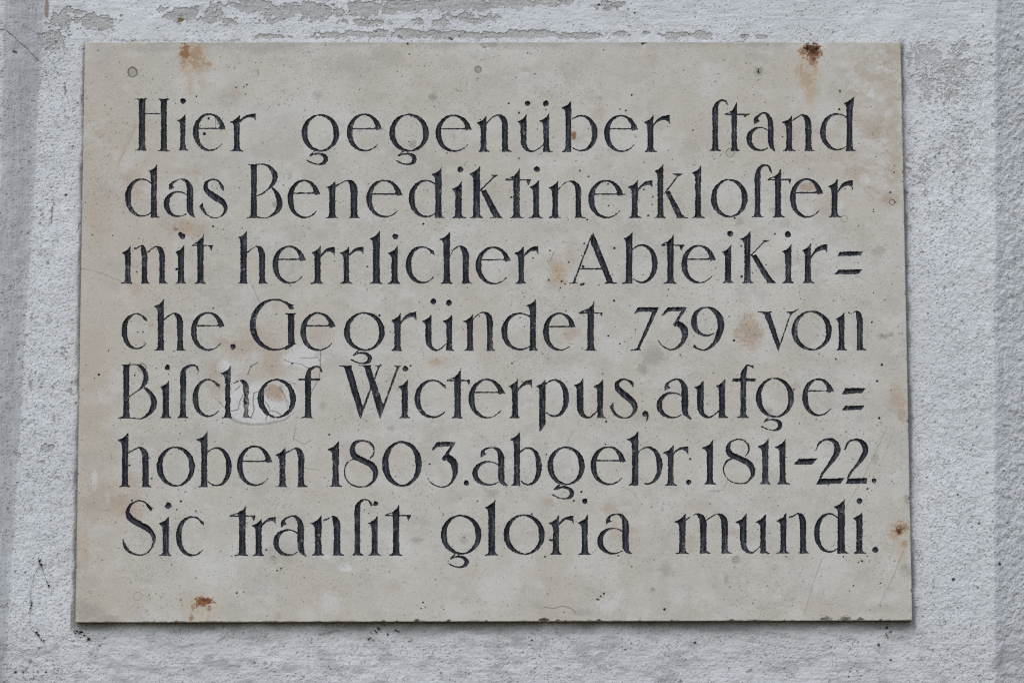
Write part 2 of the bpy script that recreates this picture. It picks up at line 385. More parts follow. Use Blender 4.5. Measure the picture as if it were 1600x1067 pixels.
def ear(x0, y0, xe, yt, ye):
    d = xe - x0; h = y0 - yt
    o = cr([(x0, y0 - 3), (x0 + .26 * d, yt + .46 * h), (x0 + .55 * d, yt + .15 * h), (xe, yt)], 6)
    i = cr([(xe, ye), (x0 + .86 * d, yt + .62 * (ye - yt) + 2), (x0 + .58 * d, yt + .52 * h), (x0 + .3 * d, yt + .72 * h), (x0, y0 + 16)], 6)
    poly(np.vstack([o, i]))
def r_(xl, xr, top, fx, fl, fr, e):
    stem(xl, xr, top, fx, fl, fr); ear(*e)
def u_(xl, xr, top, fx, xl2, xr2, top2, fx2, fr):
    B = S.B
    flagtop(xl, xr, fx, top); c = (xl + xr) / 2; W = xr - xl
    stroke([(c, top + 80, W), (c, (top + B) / 2 + 30, W), (c + 3, B - 62, W * .92), (c + 26, B - 22, W * .55), (c + 66, B - 5, 13), (c + (xl2 - c) * .72, B - 22, 8), (xl2 + 6, B - 62, 6)])
    body(xl, xr, top + 75, (top + B) / 2 + 40)
    stem(xl2, xr2, top2, fx2, xl2 - 3, fr)
def ring(xl, xr, top, B, wl=47, wr=None, th=9, sk=8):
    wr = wl if wr is None else wr
    cx, cy, a, b = (xl + xr) / 2, (top + B) / 2, (xr - xl) / 2, (B - top) / 2
    arc(cx, cy, a, b, -78 - sk, -282 - sk, {-360: wr, -282 - sk: th, -268 - sk: th, -225 - sk: wl * .62, -180 - sk * .6: wl, -135 - sk * .4: wl * .62, -92 - sk: th, -70 - sk: th})
    arc(cx, cy, a, b, -100 - sk, 100 - sk, {-100 - sk: th, -88 - sk: th, -45 - sk * .6: wr * .62, 0 - sk * .5: wr, 45 - sk * .6: wr * .62, 92 - sk: th, 100 - sk: th})
def e_(xl, xr, top, B, bar, wl=47):
    cx, cy, a, b = (xl + xr) / 2, (top + B) / 2, (xr - xl) / 2, (B - top) / 2
    s = math.degrees(math.asin(max(-.9, min(.9, (bar + 5 - cy) / b))))
    arc(cx, cy, a, b, s, -322, {-322: 4, -300: 7, -275: 10, -225: 30, -183: wl, -135: 29, -95: 10, -80: 11, -48: 30, -20: 42, s: 40})
    line(xl + wl - 12, bar, xr - 28, bar, 9)
    poly([(xr - 52, bar - 16), (xr - 10, bar - 16), (xr + 1, bar + 8), (xr - 30, bar + 4), (xr - 60, bar + 3)])
def c_(xl, xr, top, B, wl=46):
    cx = xl + .57 * (xr - xl); a = cx - xl; cy = (top + B) / 2; b = (B - top) / 2
    arc(cx, cy, a, b, -42, -318, {-318: 4, -300: 8, -272: 12, -225: 31, -182: wl, -135: 29, -92: 10, -66: 11, -50: 20, -42: 18})
    x, y = cx + a * math.cos(math.radians(-44)), cy + b * math.sin(math.radians(-44))
    poly([(x - 28, y - 14), (x + 4, y - 6), (x + 8, y + 28), (x - 6, y + 12)])
def g_(xl, xr, top, B, k=1.0, lw=8):
    ring(xl, xr, top, B)
    cx = (xl + xr) / 2; f = lambda x, y, w: (cx + x * k, B + y * k, w)
    stroke([f(-46, -4, lw), f(-66, 14, lw), f(-84, 36, lw + 3)])
    stroke([f(-84, 34, lw), f(-48, 18, lw + 2), f(-10, 16, lw + 6), f(26, 30, 26), f(42, 58, 34), f(28, 86, 24), f(-8, 98, 10), f(-52, 92, 8), f(-104, 68, 9)])
def bowl_l(xl, sx, top, B, wl=46):
    D = sx - xl; a = .63 * D; cx = xl + a
    arc(cx, (top + B) / 2, a, (B - top) / 2, -50, -310, {-310: 6, -285: 9, -268: 12, -225: 31, -180: wl, -135: 30, -92: 11, -70: 9, -50: 9})
def bowl_r(sx, xr, top, B, wr=46, t1=129):
    D = xr - sx; a = .60 * D; cx = xr - a
    arc(cx, (top + B) / 2, a, (B - top) / 2, -132, t1, {-132: 7, -110: 10, -90: 12, -45: 31, -5: wr, 45: 31, 85: 12, 110: 8, 132: 6})
def d_(xl, top, bot, sxl, sxr, stop, fx, fr, tip=None):
    bowl_l(xl, sxl, top, bot); stem(sxl, sxr, stop, fx, sxl - 4, fr, tip=tip)
def b_(sxl, sxr, stop, fx, fl, xr, top, bot, t1=129, fr=None):
    stem(sxl, sxr, stop, fx, fl, sxr if fr is None else fr); bowl_r(sxr, xr, top, bot, 46, t1)
def a_(tx, ty, top, xl, xr, tail, bl, btop, bbot):
    B = S.B; W = xr - xl; c = (xl + xr) / 2
    stroke([(tx + 4, ty - 14, 10), (tx + 14, ty - 42, 26), (tx + 34, ty - 68, 15), ((tx + xl) / 2 + 22, top + 6, 10), (xl - 2, top + 24, 26), (c - 3, top + 74, W * .94), (c, top + 130, W), (c, B - 80, W), (c + 9, B - 36, W * .78), (tail[0], tail[1], 5)])
    poly([(tx, ty), (tx + 14, ty - 12), (tx + 44, ty - 26), (tx + 28, ty - 44), (tx + 22, ty - 66), (tx + 4, ty - 36)])
    D = xl - bl; a = .60 * D
    arc(bl + a, (btop + bbot) / 2, a, (bbot - btop) / 2, -40, -312, {-312: 6, -285: 9, -268: 12, -225: 32, -180: 46, -135: 30, -95: 11, -70: 8, -40: 7})
def t_(xl, xr, tip, bar, bl, br, fl, fr, drop):
    B = S.B
    poly(np.vstack([cr([tip, (tip[0] - 12, tip[1] + 28), (xl + 6, bar - 34), (xl - 14, bar - 16)], 6), [(xl, bar - 6)], [(xl, bar + 30)], [(xr, bar + 30)], [(xr, tip[1] + 20)]]))
    body(xl, xr, bar, B - 4); foot(xl, xr, fl, fr)
    line(bl, bar, br, bar, 9); line(bl + 4, bar - 2, xl - 2, bar - 26, 6)
    poly([(drop[0] - 12, bar), (br, bar - 2), (drop[0] + 6, drop[1])])
def s_long(xl, xr, top, tx, end, fl, fr, bar=None):
    W = xr - xl; c = (xl + xr) / 2
    stroke([(c, top + 150, W), (c, top + 95, W), (c + 4, top + 62, W * .86), (c + 18, top + 30, W * .55), (tx - 4, top + 8, 14), ((tx + end[0]) / 2 + 4, top + 16, 11), (end[0] - 9, end[1] - 20, 15), (end[0], end[1], 4)])
    body(xl, xr, top + 110, S.B - 4); foot(xl, xr, fl, fr)
    if bar: line(*bar)
def k_(xl, xr, top, fx, fl, fr, arm, serif, leg):
    stem(xl, xr, top, fx, fl, fr)
    line(arm[0], arm[1], arm[2], arm[3], 9)
    poly([(serif[0], serif[1] - 5), (serif[2], serif[3] - 4), (serif[2] - 14, serif[3] + 5), (arm[2] + 4, arm[3] + 6), (arm[2] - 8, arm[3] + 2)])
    x0, y0, l, r, fl2, fr2 = leg; B = S.B
    poly([(x0, y0), (x0 + 34, y0 - 14), (r, B - 8), (l, B - 8)]); foot(l, r, fl2, fr2, None, 20)
def blk(pts): poly(np.asarray(pts, float))
def num3(bar, diag, bowl):
    blk(bar); line(*diag); stroke(bowl)

def lettering():
    # ---- line 1
    word('Hier'); seg(180, 140, 482)
    cap(185, 235, 72, 155, 250, 155, 245, 478); cap(357, 403, 74, 340, 425, 330, 428, 484); line(232, 190, 360, 190, 6)
    seg(180, 140, 478); i_(508, 548, 195, 487, 495, 568, (531, 92, 21)); seg(180, 140, 485)
    e_(608, 862, 188, 482, 306); r_(928, 972, 198, 900, 888, 1000, (972, 246, 1098, 188, 240))
    word('gegenüber'); seg(480, 140, 488)
    g_(-43, 250, 195, 487); e_(310, 582, 190, 485, 308); g_(642, 950, 192, 487); e_(1003, 1286, 198, 488, 308)
    n_(1355, 1400, 205, 1325, 1333, 1425, (1402, 262, 1522, 1568, 197, 1595))
    seg(780, 140, 490); u_(168, 213, 198, 143, 345, 390, 188, 315, 418); disc(222, 110, 20); disc(365, 110, 22)
    b_(518, 563, 85, 488, 488, 768, 200, 485); e_(820, 1083, 200, 490, 308); r_(1158, 1205, 200, 1133, 1137, 1235, (1205, 272, 1332, 200, 270))
    word('ſtand'); seg(1080, 140, 482)
    s_long(165, 210, 78, 242, (288, 128), 140, 232); t_(315, 357, (356, 97), 197, 262, 440, 310, 378, (415, 222))
    a_(490, 276, 178, 600, 642, (655, 485), 432, 293, 482); n_(742, 788, 200, 712, 715, 815, (790, 238, 892, 940, 195, 962))
    d_(1007, 187, 477, 1213, 1260, 58, 1195, 1287, 1275)
    # ---- line 2
    word('das'); seg(180, 245, 477)
    d_(78, 170, 470, 278, 326, 62, 262, 348); a_(420, 268, 170, 560, 609, (620, 474), 380, 270, 473)
    stroke([(846, 268, 4), (834, 234, 22), (806, 192, 14), (758, 178, 9), (712, 206, 24), (714, 262, 42), (770, 308, 48), (836, 352, 44), (864, 402, 26), (838, 458, 10), (780, 479, 7), (716, 454, 9), (684, 410, 20), (664, 388, 6)])
    poly([(655, 390), (684, 360), (688, 408), (676, 420)])
    word('Benediktinerkloster')
    foot(1060, 1106, 1035, 1110, 60, 16, -1); body(1060, 1106, 64, 474); foot(1060, 1106, 1025, 1108, 480, 26)
    stroke([(1100, 61, 7), (1160, 61, 9), (1205, 80, 22), (1246, 140, 40), (1240, 196, 34), (1205, 245, 14), (1150, 288, 8), (1108, 305, 6)])
    stroke([(1215, 238, 6), (1236, 254, 16), (1268, 300, 34), (1284, 372, 46), (1256, 434, 28), (1200, 472, 9), (1150, 478, 7), (1100, 472, 7)])
    e_(1348, 1602, 180, 482, 286)
    seg(480, 245, 480); n_(172, 220, 187, 155, 148, 240, (228, 222, 338, 392, 180, 412)); e_(462, 742, 180, 475, 292)
    d_(795, 182, 475, 1000, 1050, 80, 975, 1075); i_(1155, 1207, 195, 1130, 1133, 1240, (1195, 100, 22))
    k_(1297, 1350, 72, 1268, 1275, 1375, (1352, 266, 1465, 152), (1438, 148, 1490, 148), (1360, 272, 1456, 1516, 1430, 1530))
    seg(780, 245, 480); t_(110, 160, (160, 85), 182, 50, 247, 85, 190, (222, 224)); i_(265, 311, 180, 237, 235, 340, (295, 97, 22))
    n_(415, 460, 187, 388, 388, 480, (462, 252, 597, 640, 187, 675)); e_(698, 972, 183, 482, 293)
    r_(1035, 1083, 178, 1005, 1010, 1110, (1083, 258, 1195, 185, 240))
    k_(1237, 1282, 60, 1215, 1212, 1303, (1288, 292, 1398, 148), (1350, 138, 1440, 137), (1298, 280, 1390, 1442, 1378, 1475))
    stem(1530, 1577, 72, 1507, 1505, 1605)
    seg(1080, 245, 475); ring(155, 440, 175, 475); s_long(497, 540, 60, 572, (628, 128), 470, 568)
    t_(655, 702, (697, 95), 180, 600, 780, 640, 730, (765, 212)); e_(772, 1030, 170, 477, 282); r_(1097, 1143, 175, 1070, 1075, 1175, (1143, 268, 1262, 183, 262))
    # ---- line 3
    word('mit'); seg(180, 345, 492)
    stem(77, 120, 198, 52, 45, 135); arch(146, 212, 207, 250, 190, 272, 203); arch(252, 242, 345, 388, 197, 410, 340)
    i_(490, 538, 192, 472, 468, 558, (525, 122, 22)); disc(508, 104, 15)
    t_(642, 691, (692, 102), 193, 600, 768, 615, 707, (745, 235))
    word('herrlicher'); stem(978, 1028, 78, 962, 958, 1037); arch(1034, 240, 1125, 1170, 195, 1192, 1119); e_(1230, 1490, 195, 492, 302)
    seg(480, 345, 493); r_(57, 105, 195, 35, 28, 130, (105, 270, 215, 205, 275)); r_(285, 328, 198, 257, 255, 358, (328, 265, 438, 203, 260))
    stem(513, 567, 80, 488, 488, 590); i_(658, 707, 195, 630, 628, 730, (688, 123, 21)); c_(770, 990, 200, 490)
    stem(1065, 1115, 85, 1037, 1040, 1135); arch(1114, 272, 1215, 1263, 195, 1293, 1211); e_(1317, 1590, 203, 498, 305)
    seg(780, 345, 492); r_(150, 193, 198, 120, 125, 220, (193, 270, 305, 198, 262))
    word('Abteikir-'); poly([(733, 90), (742, 106), (888, 474), (842, 474), (712, 165)]); line(722, 112, 586, 474, 11, 12)
    foot(846, 884, 825, 920, 492, 26); foot(582, 594, 545, 615, 492, 20); line(622, 376, 806, 376, 9); disc(654, 358, 11)
    b_(990, 1040, 88, 975, 962, 1238, 185, 487); t_(1313, 1363, (1360, 105), 192, 1262, 1445, 1285, 1385, (1415, 235))
    e_(1425, 1693, 190, 490, 300)
    seg(1080, 345, 488); i_(263, 312, 187, 240, 247, 335, (305, 102, 22))
    k_(415, 463, 80, 383, 397, 487, (466, 272, 572, 162), (555, 158, 618, 155), (472, 276, 592, 646, 570, 665))
    i_(735, 782, 185, 712, 712, 808, (755, 107, 23)); r_(887, 935, 178, 865, 872, 962, (935, 278, 1063, 183, 252))
    blk([(1162, 243), (1342, 240), (1322, 272), (1145, 276)]); blk([(1150, 384), (1337, 380), (1303, 416), (1115, 420)])
    # ---- line 4
    word('che.'); seg(180, 455, 465)
    c_(50, 246, 172, 455); stem(332, 380, 62, 305, 302, 385); arch(382, 218, 485, 530, 168, 550, 480); e_(592, 855, 163, 465, 270); disc(920, 433, 21)
    word('Gegründet'); arc(1247, 262, 195, 203, -40, -314, {-314: 10, -290: 10, -272: 12, -228: 34, -185: 50, -140: 36, -95: 14, -70: 12, -50: 26, -40: 26})
    poly([(1352, 100), (1394, 106), (1364, 142), (1352, 122)])
    foot(1350, 1400, 1325, 1415, 172, 22, -1); body(1350, 1400, 176, 400); stroke([(1390, 392, 22), (1386, 412, 24), (1364, 436, 12), (1330, 456, 7)]); foot(1350, 1400, 1352, 1414, 416, 24)
    e_(1447, 1722, 165, 466, 270)
    seg(480, 455, 466); g_(288, 605, 165, 466); r_(680, 730, 172, 658, 650, 742, (730, 243, 852, 160, 228))
    u_(925, 970, 180, 900, 1087, 1132, 180, 1062, 1147); disc(985, 80, 22); disc(1107, 90, 22)
    n_(1250, 1295, 178, 1222, 1225, 1305, (1296, 212, 1405, 1450, 160, 1475))
    seg(780, 455, 465); d_(18, 168, 462, 240, 287, 58, 215, 305); e_(343, 600, 168, 465, 277); t_(690, 740, (740, 78), 170, 622, 810, 665, 765, (795, 196))
    word('739'); blk([(1085, 126), (1248, 126), (1238, 152), (1196, 160), (1095, 160), (1055, 176)]); poly([(1212, 130), (1246, 130), (1096, 446), (1076, 446)]); foot(1078, 1094, 1028, 1110, 462, 22)
    num3([(1315, 124), (1470, 125), (1442, 154), (1325, 156), (1275, 194), (1270, 186)], (1452, 132, 1372, 258, 22, 20), [(1362, 268, 22), (1400, 256, 42), (1440, 290, 54), (1450, 345, 46), (1420, 415, 24), (1350, 458, 9), (1280, 430, 9), (1236, 375, 5)])
    seg(1080, 455, 462); arc(112, 238, 112, 115, -58, -306, {-306: 5, -285: 10, -262: 16, -225: 34, -180: 46, -135: 30, -95: 10, -58: 8})
    stroke([(98, 128, 8), (150, 133, 22), (205, 176, 42), (232, 245, 50), (222, 325, 46), (176, 412, 28), (108, 458, 10), (56, 450, 11), (18, 428, 20)])
    word('von'); poly([(565, 165), (614, 165), (697, 415), (681, 470)]); foot(563, 612, 520, 630, 160, 18, -1); line(694, 418, 776, 180, 8); stroke([(748, 162, 6), (785, 166, 8), (815, 152, 8), (840, 138, 5)]); poly([(762, 164), (800, 164), (778, 192)])
    ring(785, 1098, 153, 462); stem(1152, 1197, 162, 1128, 1133, 1220); arch(1228, 160, 1295, 1340, 152, 1368, 1290)
    # ---- line 5
    word('Biſchof'); seg(180, 560, 466)
    foot(63, 110, 50, 112, 47, 14, -1); body(63, 110, 50, 462); foot(63, 110, 22, 112, 468, 26)
    stroke([(104, 49, 7), (165, 49, 9), (205, 68, 22), (238, 122, 38), (236, 176, 36), (208, 226, 18), (160, 264, 8), (108, 300, 6)])
    stroke([(212, 222, 8), (244, 240, 22), (284, 288, 36), (304, 350, 46), (276, 418, 30), (212, 466, 9), (160, 468, 7), (100, 462, 7)])
    i_(370, 420, 172, 355, 350, 438, (408, 70, 21)); s_long(507, 553, 45, 605, (653, 100), 480, 567); c_(605, 812, 160, 458)
    stem(858, 902, 60, 828, 835, 915); arch(903, 198, 1003, 1045, 165, 1068, 994); ring(1115, 1410, 160, 465)
    s_long(1483, 1530, 56, 1572, (1616, 108), 1450, 1545, (1430, 165, 1602, 165, 12))
    word('Wicterpus,'); seg(480, 560, 467)
    poly([(288, 62), (343, 62), (440, 400), (420, 468), (408, 455)]); foot(290, 340, 248, 352, 55, 18, -1); poly([(446, 62), (494, 62), (600, 385), (573, 470), (562, 455)]); foot(448, 490, 400, 500, 53, 18, -1)
    line(430, 412, 560, 66, 14); foot(548, 568, 530, 585, 53, 16, -1); line(584, 412, 710, 66, 14); foot(698, 718, 680, 735, 56, 16, -1)
    i_(738, 785, 165, 712, 715, 805, (767, 80, 22)); c_(840, 1080, 165, 465); t_(1150, 1200, (1202, 72), 173, 1095, 1272, 1130, 1215, (1258, 210)); e_(1262, 1543, 158, 468, 265)
    seg(780, 560, 467); r_(100, 147, 158, 72, 75, 160, (147, 240, 255, 165, 228))
    flagtop(313, 361, 292, 162); poly([(313, 215), (361, 215), (361, 515), (316, 574), (314, 500)]); bowl_r(361, 545, 163, 456)
    u_(607, 657, 155, 585, 765, 812, 160, 738, 837)
    stroke([(1050, 226, 4), (1036, 192, 24), (1010, 174, 14), (968, 162, 10), (924, 192, 30), (928, 236, 42), (985, 288, 50), (1044, 340, 46), (1062, 392, 36), (1034, 446, 16), (980, 464, 10), (922, 446, 16), (886, 402, 20), (868, 372, 6)])
    poly([(868, 376), (892, 342), (892, 392), (884, 404)]); disc(1143, 432, 23); stroke([(1156, 440, 18), (1160, 462, 12), (1150, 490, 4)])
    word('aufge-'); a_(1293, 254, 155, 1425, 1475, (1500, 475), 1230, 263, 467)
    seg(1080, 560, 464); u_(48, 97, 170, 25, 217, 265, 160, 195, 285); s_long(385, 430, 45, 442, (487, 82), 357, 455); blk([(328, 157), (508, 157), (498, 178), (318, 180)])
    g_(505, 802, 150, 462); e_(868, 1117, 155, 450, 254); blk([(1205, 232), (1367, 232), (1335, 268), (1175, 280)]); blk([(1205, 370), (1358, 367), (1325, 400), (1178, 404)])
    # ---- line 6
    word('hoben'); seg(180, 668, 464)
    stem(53, 102, 35, 22, 32, 118); arch(103, 192, 212, 262, 150, 285, 209); ring(325, 622, 148, 460); b_(672, 720, 30, 637, 650, 910, 152, 458); e_(952, 1225, 140, 455, 262)
    n_(1283, 1330, 150, 1248, 1250, 1345, (1332, 192, 1430, 1476, 155, 1503))
    word('1803.'); seg(480, 668, 462); stem(197, 247, 103, 160, 170, 270)
    stroke([(492, 240, 6), (518, 206, 9), (520, 158, 12), (486, 116, 16), (426, 102, 12), (372, 122, 30), (352, 172, 40), (372, 222, 46), (430, 254, 44), (500, 290, 46), (532, 340, 44), (524, 404, 24), (478, 450, 12), (412, 463, 9), (340, 440, 8), (298, 384, 7), (294, 318, 7), (322, 266, 7), (366, 242, 8)])
    ring(585, 895, 105, 460, 54, 52, 12); num3([(1015, 111), (1160, 112), (1138, 140), (1018, 150), (980, 178), (974, 172)], (1146, 120, 1066, 246, 20, 22), [(1056, 250, 22), (1092, 232, 46), (1140, 266, 54), (1156, 325, 46), (1142, 400, 22), (1104, 448, 12), (1048, 463, 9), (980, 440, 9), (940, 394, 6)]); disc(1243, 430, 20)
    word('abgebr.'); a_(1356, 236, 150, 1493, 1540, (1566, 456), 1290, 260, 452)
    seg(780, 668, 452); b_(115, 162, 33, 93, 93, 333, 152, 450); g_(378, 668, 148, 448, 1.08, 14); e_(715, 990, 145, 448, 258); b_(1037, 1087, 25, 1000, 1010, 1275, 148, 444, 104); r_(1318, 1362, 132, 1278, 1298, 1390, (1362, 192, 1478, 145, 213)); disc(1480, 425, 20)
    word('1811-22.'); seg(1080, 668, 442); stem(122, 170, 95, 88, 105, 200)
    stroke([(418, 226, 6), (446, 192, 10), (448, 144, 10), (410, 100, 9), (358, 92, 8), (308, 112, 16), (286, 160, 36), (306, 206, 44), (368, 236, 44), (440, 272, 46), (478, 322, 40), (476, 380, 22), (430, 428, 9), (372, 436, 6), (302, 414, 6), (256, 356, 8), (254, 306, 9), (282, 260, 14), (316, 242, 8)])
    stem(555, 603, 85, 520, 533, 620); stem(690, 737, 90, 657, 672, 770); blk([(840, 242), (983, 240), (945, 286), (803, 288)])
    stroke([(973, 178, 6), (1000, 122, 12), (1055, 92, 16), (1112, 104, 34), (1142, 158, 46), (1130, 212, 42), (1080, 286, 26), (1030, 350, 16), (1008, 394, 14)]); blk([(1000, 400), (1200, 392), (1165, 436), (975, 444)])
    stroke([(1200, 172, 14), (1226, 116, 12), (1278, 94, 14), (1334, 112, 34), (1362, 166, 42), (1342, 226, 36), (1294, 294, 20), (1246, 350, 16), (1226, 392, 16)]); blk([(1222, 398), (1376, 394), (1370, 435), (1207, 439)]); disc(1430, 415, 19)
    # ---- line 7
    word('Sic'); seg(180, 773, 475)
    stroke([(282, 124, 8), (266, 94, 24), (232, 58, 10), (184, 46, 7), (126, 72, 16), (98, 126, 30), (116, 178, 44), (180, 222, 44), (256, 264, 42), (300, 322, 30), (296, 386, 14), (258, 446, 9), (190, 470, 8), (116, 446, 18), (76, 400, 22), (58, 346, 5)])
    poly([(246, 80), (292, 102), (280, 128)]); i_(370, 420, 162, 340, 342, 440, (415, 83, 24)); c_(475, 690, 165, 478)
    word('tranſit'); t_(967, 1019, (1020, 75), 165, 893, 1095, 935, 1035, (1078, 202)); r_(1097, 1145, 180, 1068, 1075, 1162, (1145, 233, 1252, 170, 225)); a_(1297, 254, 158, 1425, 1474, (1492, 480), 1235, 268, 475)
    seg(480, 773, 473); stem(60, 112, 160, 32, 33, 135); arch(128, 192, 207, 259, 163, 288, 202); s_long(370, 414, 28, 447, (507, 90), 340, 440); i_(503, 550, 163, 477, 480, 575, (535, 67, 19)); t_(670, 719, (715, 75), 160, 610, 812, 640, 740, (785, 198))
    word('gloria'); g_(1045, 1360, 155, 465); stem(1415, 1468, 35, 1387, 1390, 1490)
    seg(780, 773, 466); ring(35, 355, 152, 467); r_(420, 467, 158, 388, 395, 490, (467, 220, 580, 162, 222)); i_(645, 692, 155, 612, 618, 718, (670, 48, 20)); a_(836, 232, 143, 963, 1012, (1033, 460), 767, 255, 463)
    word('mundi.'); seg(780, 773, 460); stem(1407, 1455, 143, 1370, 1380, 1485); seg(1080, 773, 457); arch(-42, 190, 70, 120, 143, 150, 66); arch(120, 192, 237, 286, 143, 317, 233)
    u_(382, 432, 145, 347, 540, 583, 148, 503, 612); n_(697, 743, 140, 665, 660, 768, (765, 168, 850, 897, 140, 920)); d_(960, 142, 450, 1143, 1200, 27, 1115, 1230); i_(1290, 1338, 125, 1265, 1275, 1368, (1315, 48, 22)); disc(1438, 428, 24)
lettering()

# ------------------------------------------------------------------ the plaque: marching squares splits its front into stone and cut letters
PITS = [(326,185.5,2.0),(319.5,209.5,2.6),(307,151,1.2),(313,197,1),(987,149,1.6),(978,173.5,1.6),(969,171,1.1),(811,177,1.6),(853,171.5,1.1),(1312,172,1.4),(1170,179,1.4),(1083,204,1.2),(1223,214,1.1),
 (333,354,1.7),(661.5,350,1.7),(811,248,1.3),(917.5,343.6,1.6),(1013,337,1.5),(1019,320,1.4),(799,308.5,1.8),(1020,308,1.2),(950,288,1.5),(951,322,1.3),(1006,296.5,1.5),(1148,341.5,1.6),(906,267,1.6),(920,276,1.4),
 (213.5,425,1.2),(276,421,2.4),(574,417,1.5),(913,381,1.6),(960,388,2.0),(833,403.5,1.3),(857.5,438,1.9),(908,445,2.2),(911.5,444,2.0),(875.5,450,1.3),(889,410,1.5),(859.5,392,1.3),(877.5,440,1.6),(883,444,1.2),(1159,432.5,2.0),(1197,414,1.2),(1341,411,1.1),(1211,366,1.6),(1158,385,1.6),
 (1362.5,503.5,1.6),(1378,570,1.9),(1306,561,1.7),(1147,532,1.9),(959.5,470,1.6),(968.5,537.5,1.3),(950.5,525,1.7),(1139,495,1.1),(593,493,2.0),(749,494,1.1),
 (1370.5,595.5,1.7),(947,659,1.8),(942,584,1.4),(800,567.5,1.4),(641.5,571.5,1.3),(1115,583,1.1),(210.5,586.5,1.2),(456.7,568,1.5),(154.5,585.5,1.7),(1240.5,608.5,1.4),(1374,653,2.0),(203,567,1.3),
 (514.5,679,1.4),(799,687,1.4),(896.5,782.3,1.6),(908.3,768.2,1.8),(854,710,1.3),(946,694,1.2),(1355.5,763.5,1.7),(237,747.5,1.5),(202,727,1.7),(206,781.6,1.5),(282.6,783,1.8),(276,796,1.4),(306,798,1.2),(671,725,1.6),(1078.5,717,1.8),
 (416,859,1.4),(439,888,1.4),(433,891,1.2),(831.5,803,1.6),(851.5,869.7,1.6),(966,868,1.4),(859,843,1.8),(862.5,844,2.0),(1228.5,869.5,1.3),(1347,876.5,1.8),(746,783,1.2),(987,885,1.1),(1318,869.5,1.2),
 (661,941,1.4),(658,950.5,1.2),(664.5,948.5,1.2),(943.5,927,1.6),(938.5,931.5,1.5),(933.5,936,1.5),(935.8,937,1.2),(1038.5,951.5,2.2),(370,926,1.6),(1312.5,142.5,1.6),(1311,171,1.4),(795,162,1.4),(187,98,1.1),(369,137,1.2),(381,136.5,1.2),(386,133,1.3),(1398,876,1.1),(1376,911,1.2),(1252,830,1.0),(637,69,1.8),(1004,68,2.2),(1008,67,1.8),(1391,301,1.6),(1397,270,1.3),(1397.5,259,1.1),(1365,331,1.2),(1365,328,1.1)]
r2 = np.random.default_rng(21)
for k in range(2300):
    u = 120 + r2.random() * 1300; v = 68 + r2.random() * 900
    if fbm(np.array([u / 90]), np.array([v / 90]), 5, 3)[0] + r2.random() * .28 < .56: continue
    PITS.append((u, v, .5 + .6 * r2.random() ** 3))
CELL = 0.00060
nx, nz = int(W_ / CELL) + 1, int(H_ / CELL) + 1
ax = np.linspace(-W_ / 2, W_ / 2, nx); az = np.linspace(-H_ / 2, H_ / 2, nz)
AX, AZ = np.meshgrid(ax, az, indexing='ij')
QU, QV = to_px(AX, 0.0, AZ)
def block(u0, v0, u1, v1, pad=4):
    xs, zs = zip(*[from_px(u, v) for u in (u0 - pad, u1 + pad) for v in (v0 - pad, v1 + pad)])
    i0, i1 = np.searchsorted(ax, [min(xs), max(xs)]); j0, j1 = np.searchsorted(az, [min(zs), max(zs)])
    return slice(max(i0 - 1, 0), min(i1 + 1, nx)), slice(max(j0 - 1, 0), min(j1 + 1, nz))
def poly_sdf(U, V, P):
    d = np.full(U.shape, 1e9); ins = np.zeros(U.shape, bool)
    Q = np.roll(P, -1, 0)
    for (x0, y0), (x1, y1) in zip(P, Q):
        dx, dy = x1 - x0, y1 - y0; L = dx * dx + dy * dy
        if L < 1e-9: continue
        t = np.clip(((U - x0) * dx + (V - y0) * dy) / L, 0, 1)
        d = np.minimum(d, (U - x0 - t * dx) ** 2 + (V - y0 - t * dy) ** 2)
        c = (y0 > V) != (y1 > V)
        if dy != 0: ins ^= c & (U < x0 + (V - y0) * dx / dy)
    # overlapping loops of a stroke count as inside
    d = np.sqrt(d)
    return np.where(ins, d, -d)
SDF = np.full((nx, nz), -9.0, np.float32); WL = np.full((nx, nz), -1, np.int16)
for wi, (t, polys) in enumerate(WORDS):
    for P in polys:
        bl = block(P[:, 0].min(), P[:, 1].min(), P[:, 0].max(), P[:, 1].max())
        s = poly_sdf(QU[bl], QV[bl], P).astype(np.float32)
        cur = SDF[bl]; m = s > cur
        SDF[bl] = np.where(m, s, cur); WL[bl] = np.where(m, wi, WL[bl])
# worn, hand-cut edges
near = SDF > -4
SDF[near] += ((fbm(QU[near] / 2.2, QV[near] / 2.2, 3, 3) - .5) * 1.9 + (fbm(QU[near] / 9, QV[near] / 9, 6, 2) - .5) * .5 + .30 - 0.45 * sst(.66, .8, fbm(QU[near] / 14, QV[near] / 10, 8, 3))).astype(np.float32)
pm = np.exp(-(((QU - 400) / 62) ** 2 + ((QV - 622) / 46) ** 2))
SDF = (SDF - 1.9 * pm * sst(.50, .68, fbm(QU / 5, QV / 6, 4, 4, .6)) + .35 * pm * (SDF > -1.2)).astype(np.float32)
bd = np.minimum(np.minimum(AX + W_ / 2, W_ / 2 - AX), np.minimum(AZ + H_ / 2, H_ / 2 - AZ))
SDF[bd < .004] = -9
SDF = np.where(np.abs(SDF) < 1e-3, np.float32(1e-3), SDF)

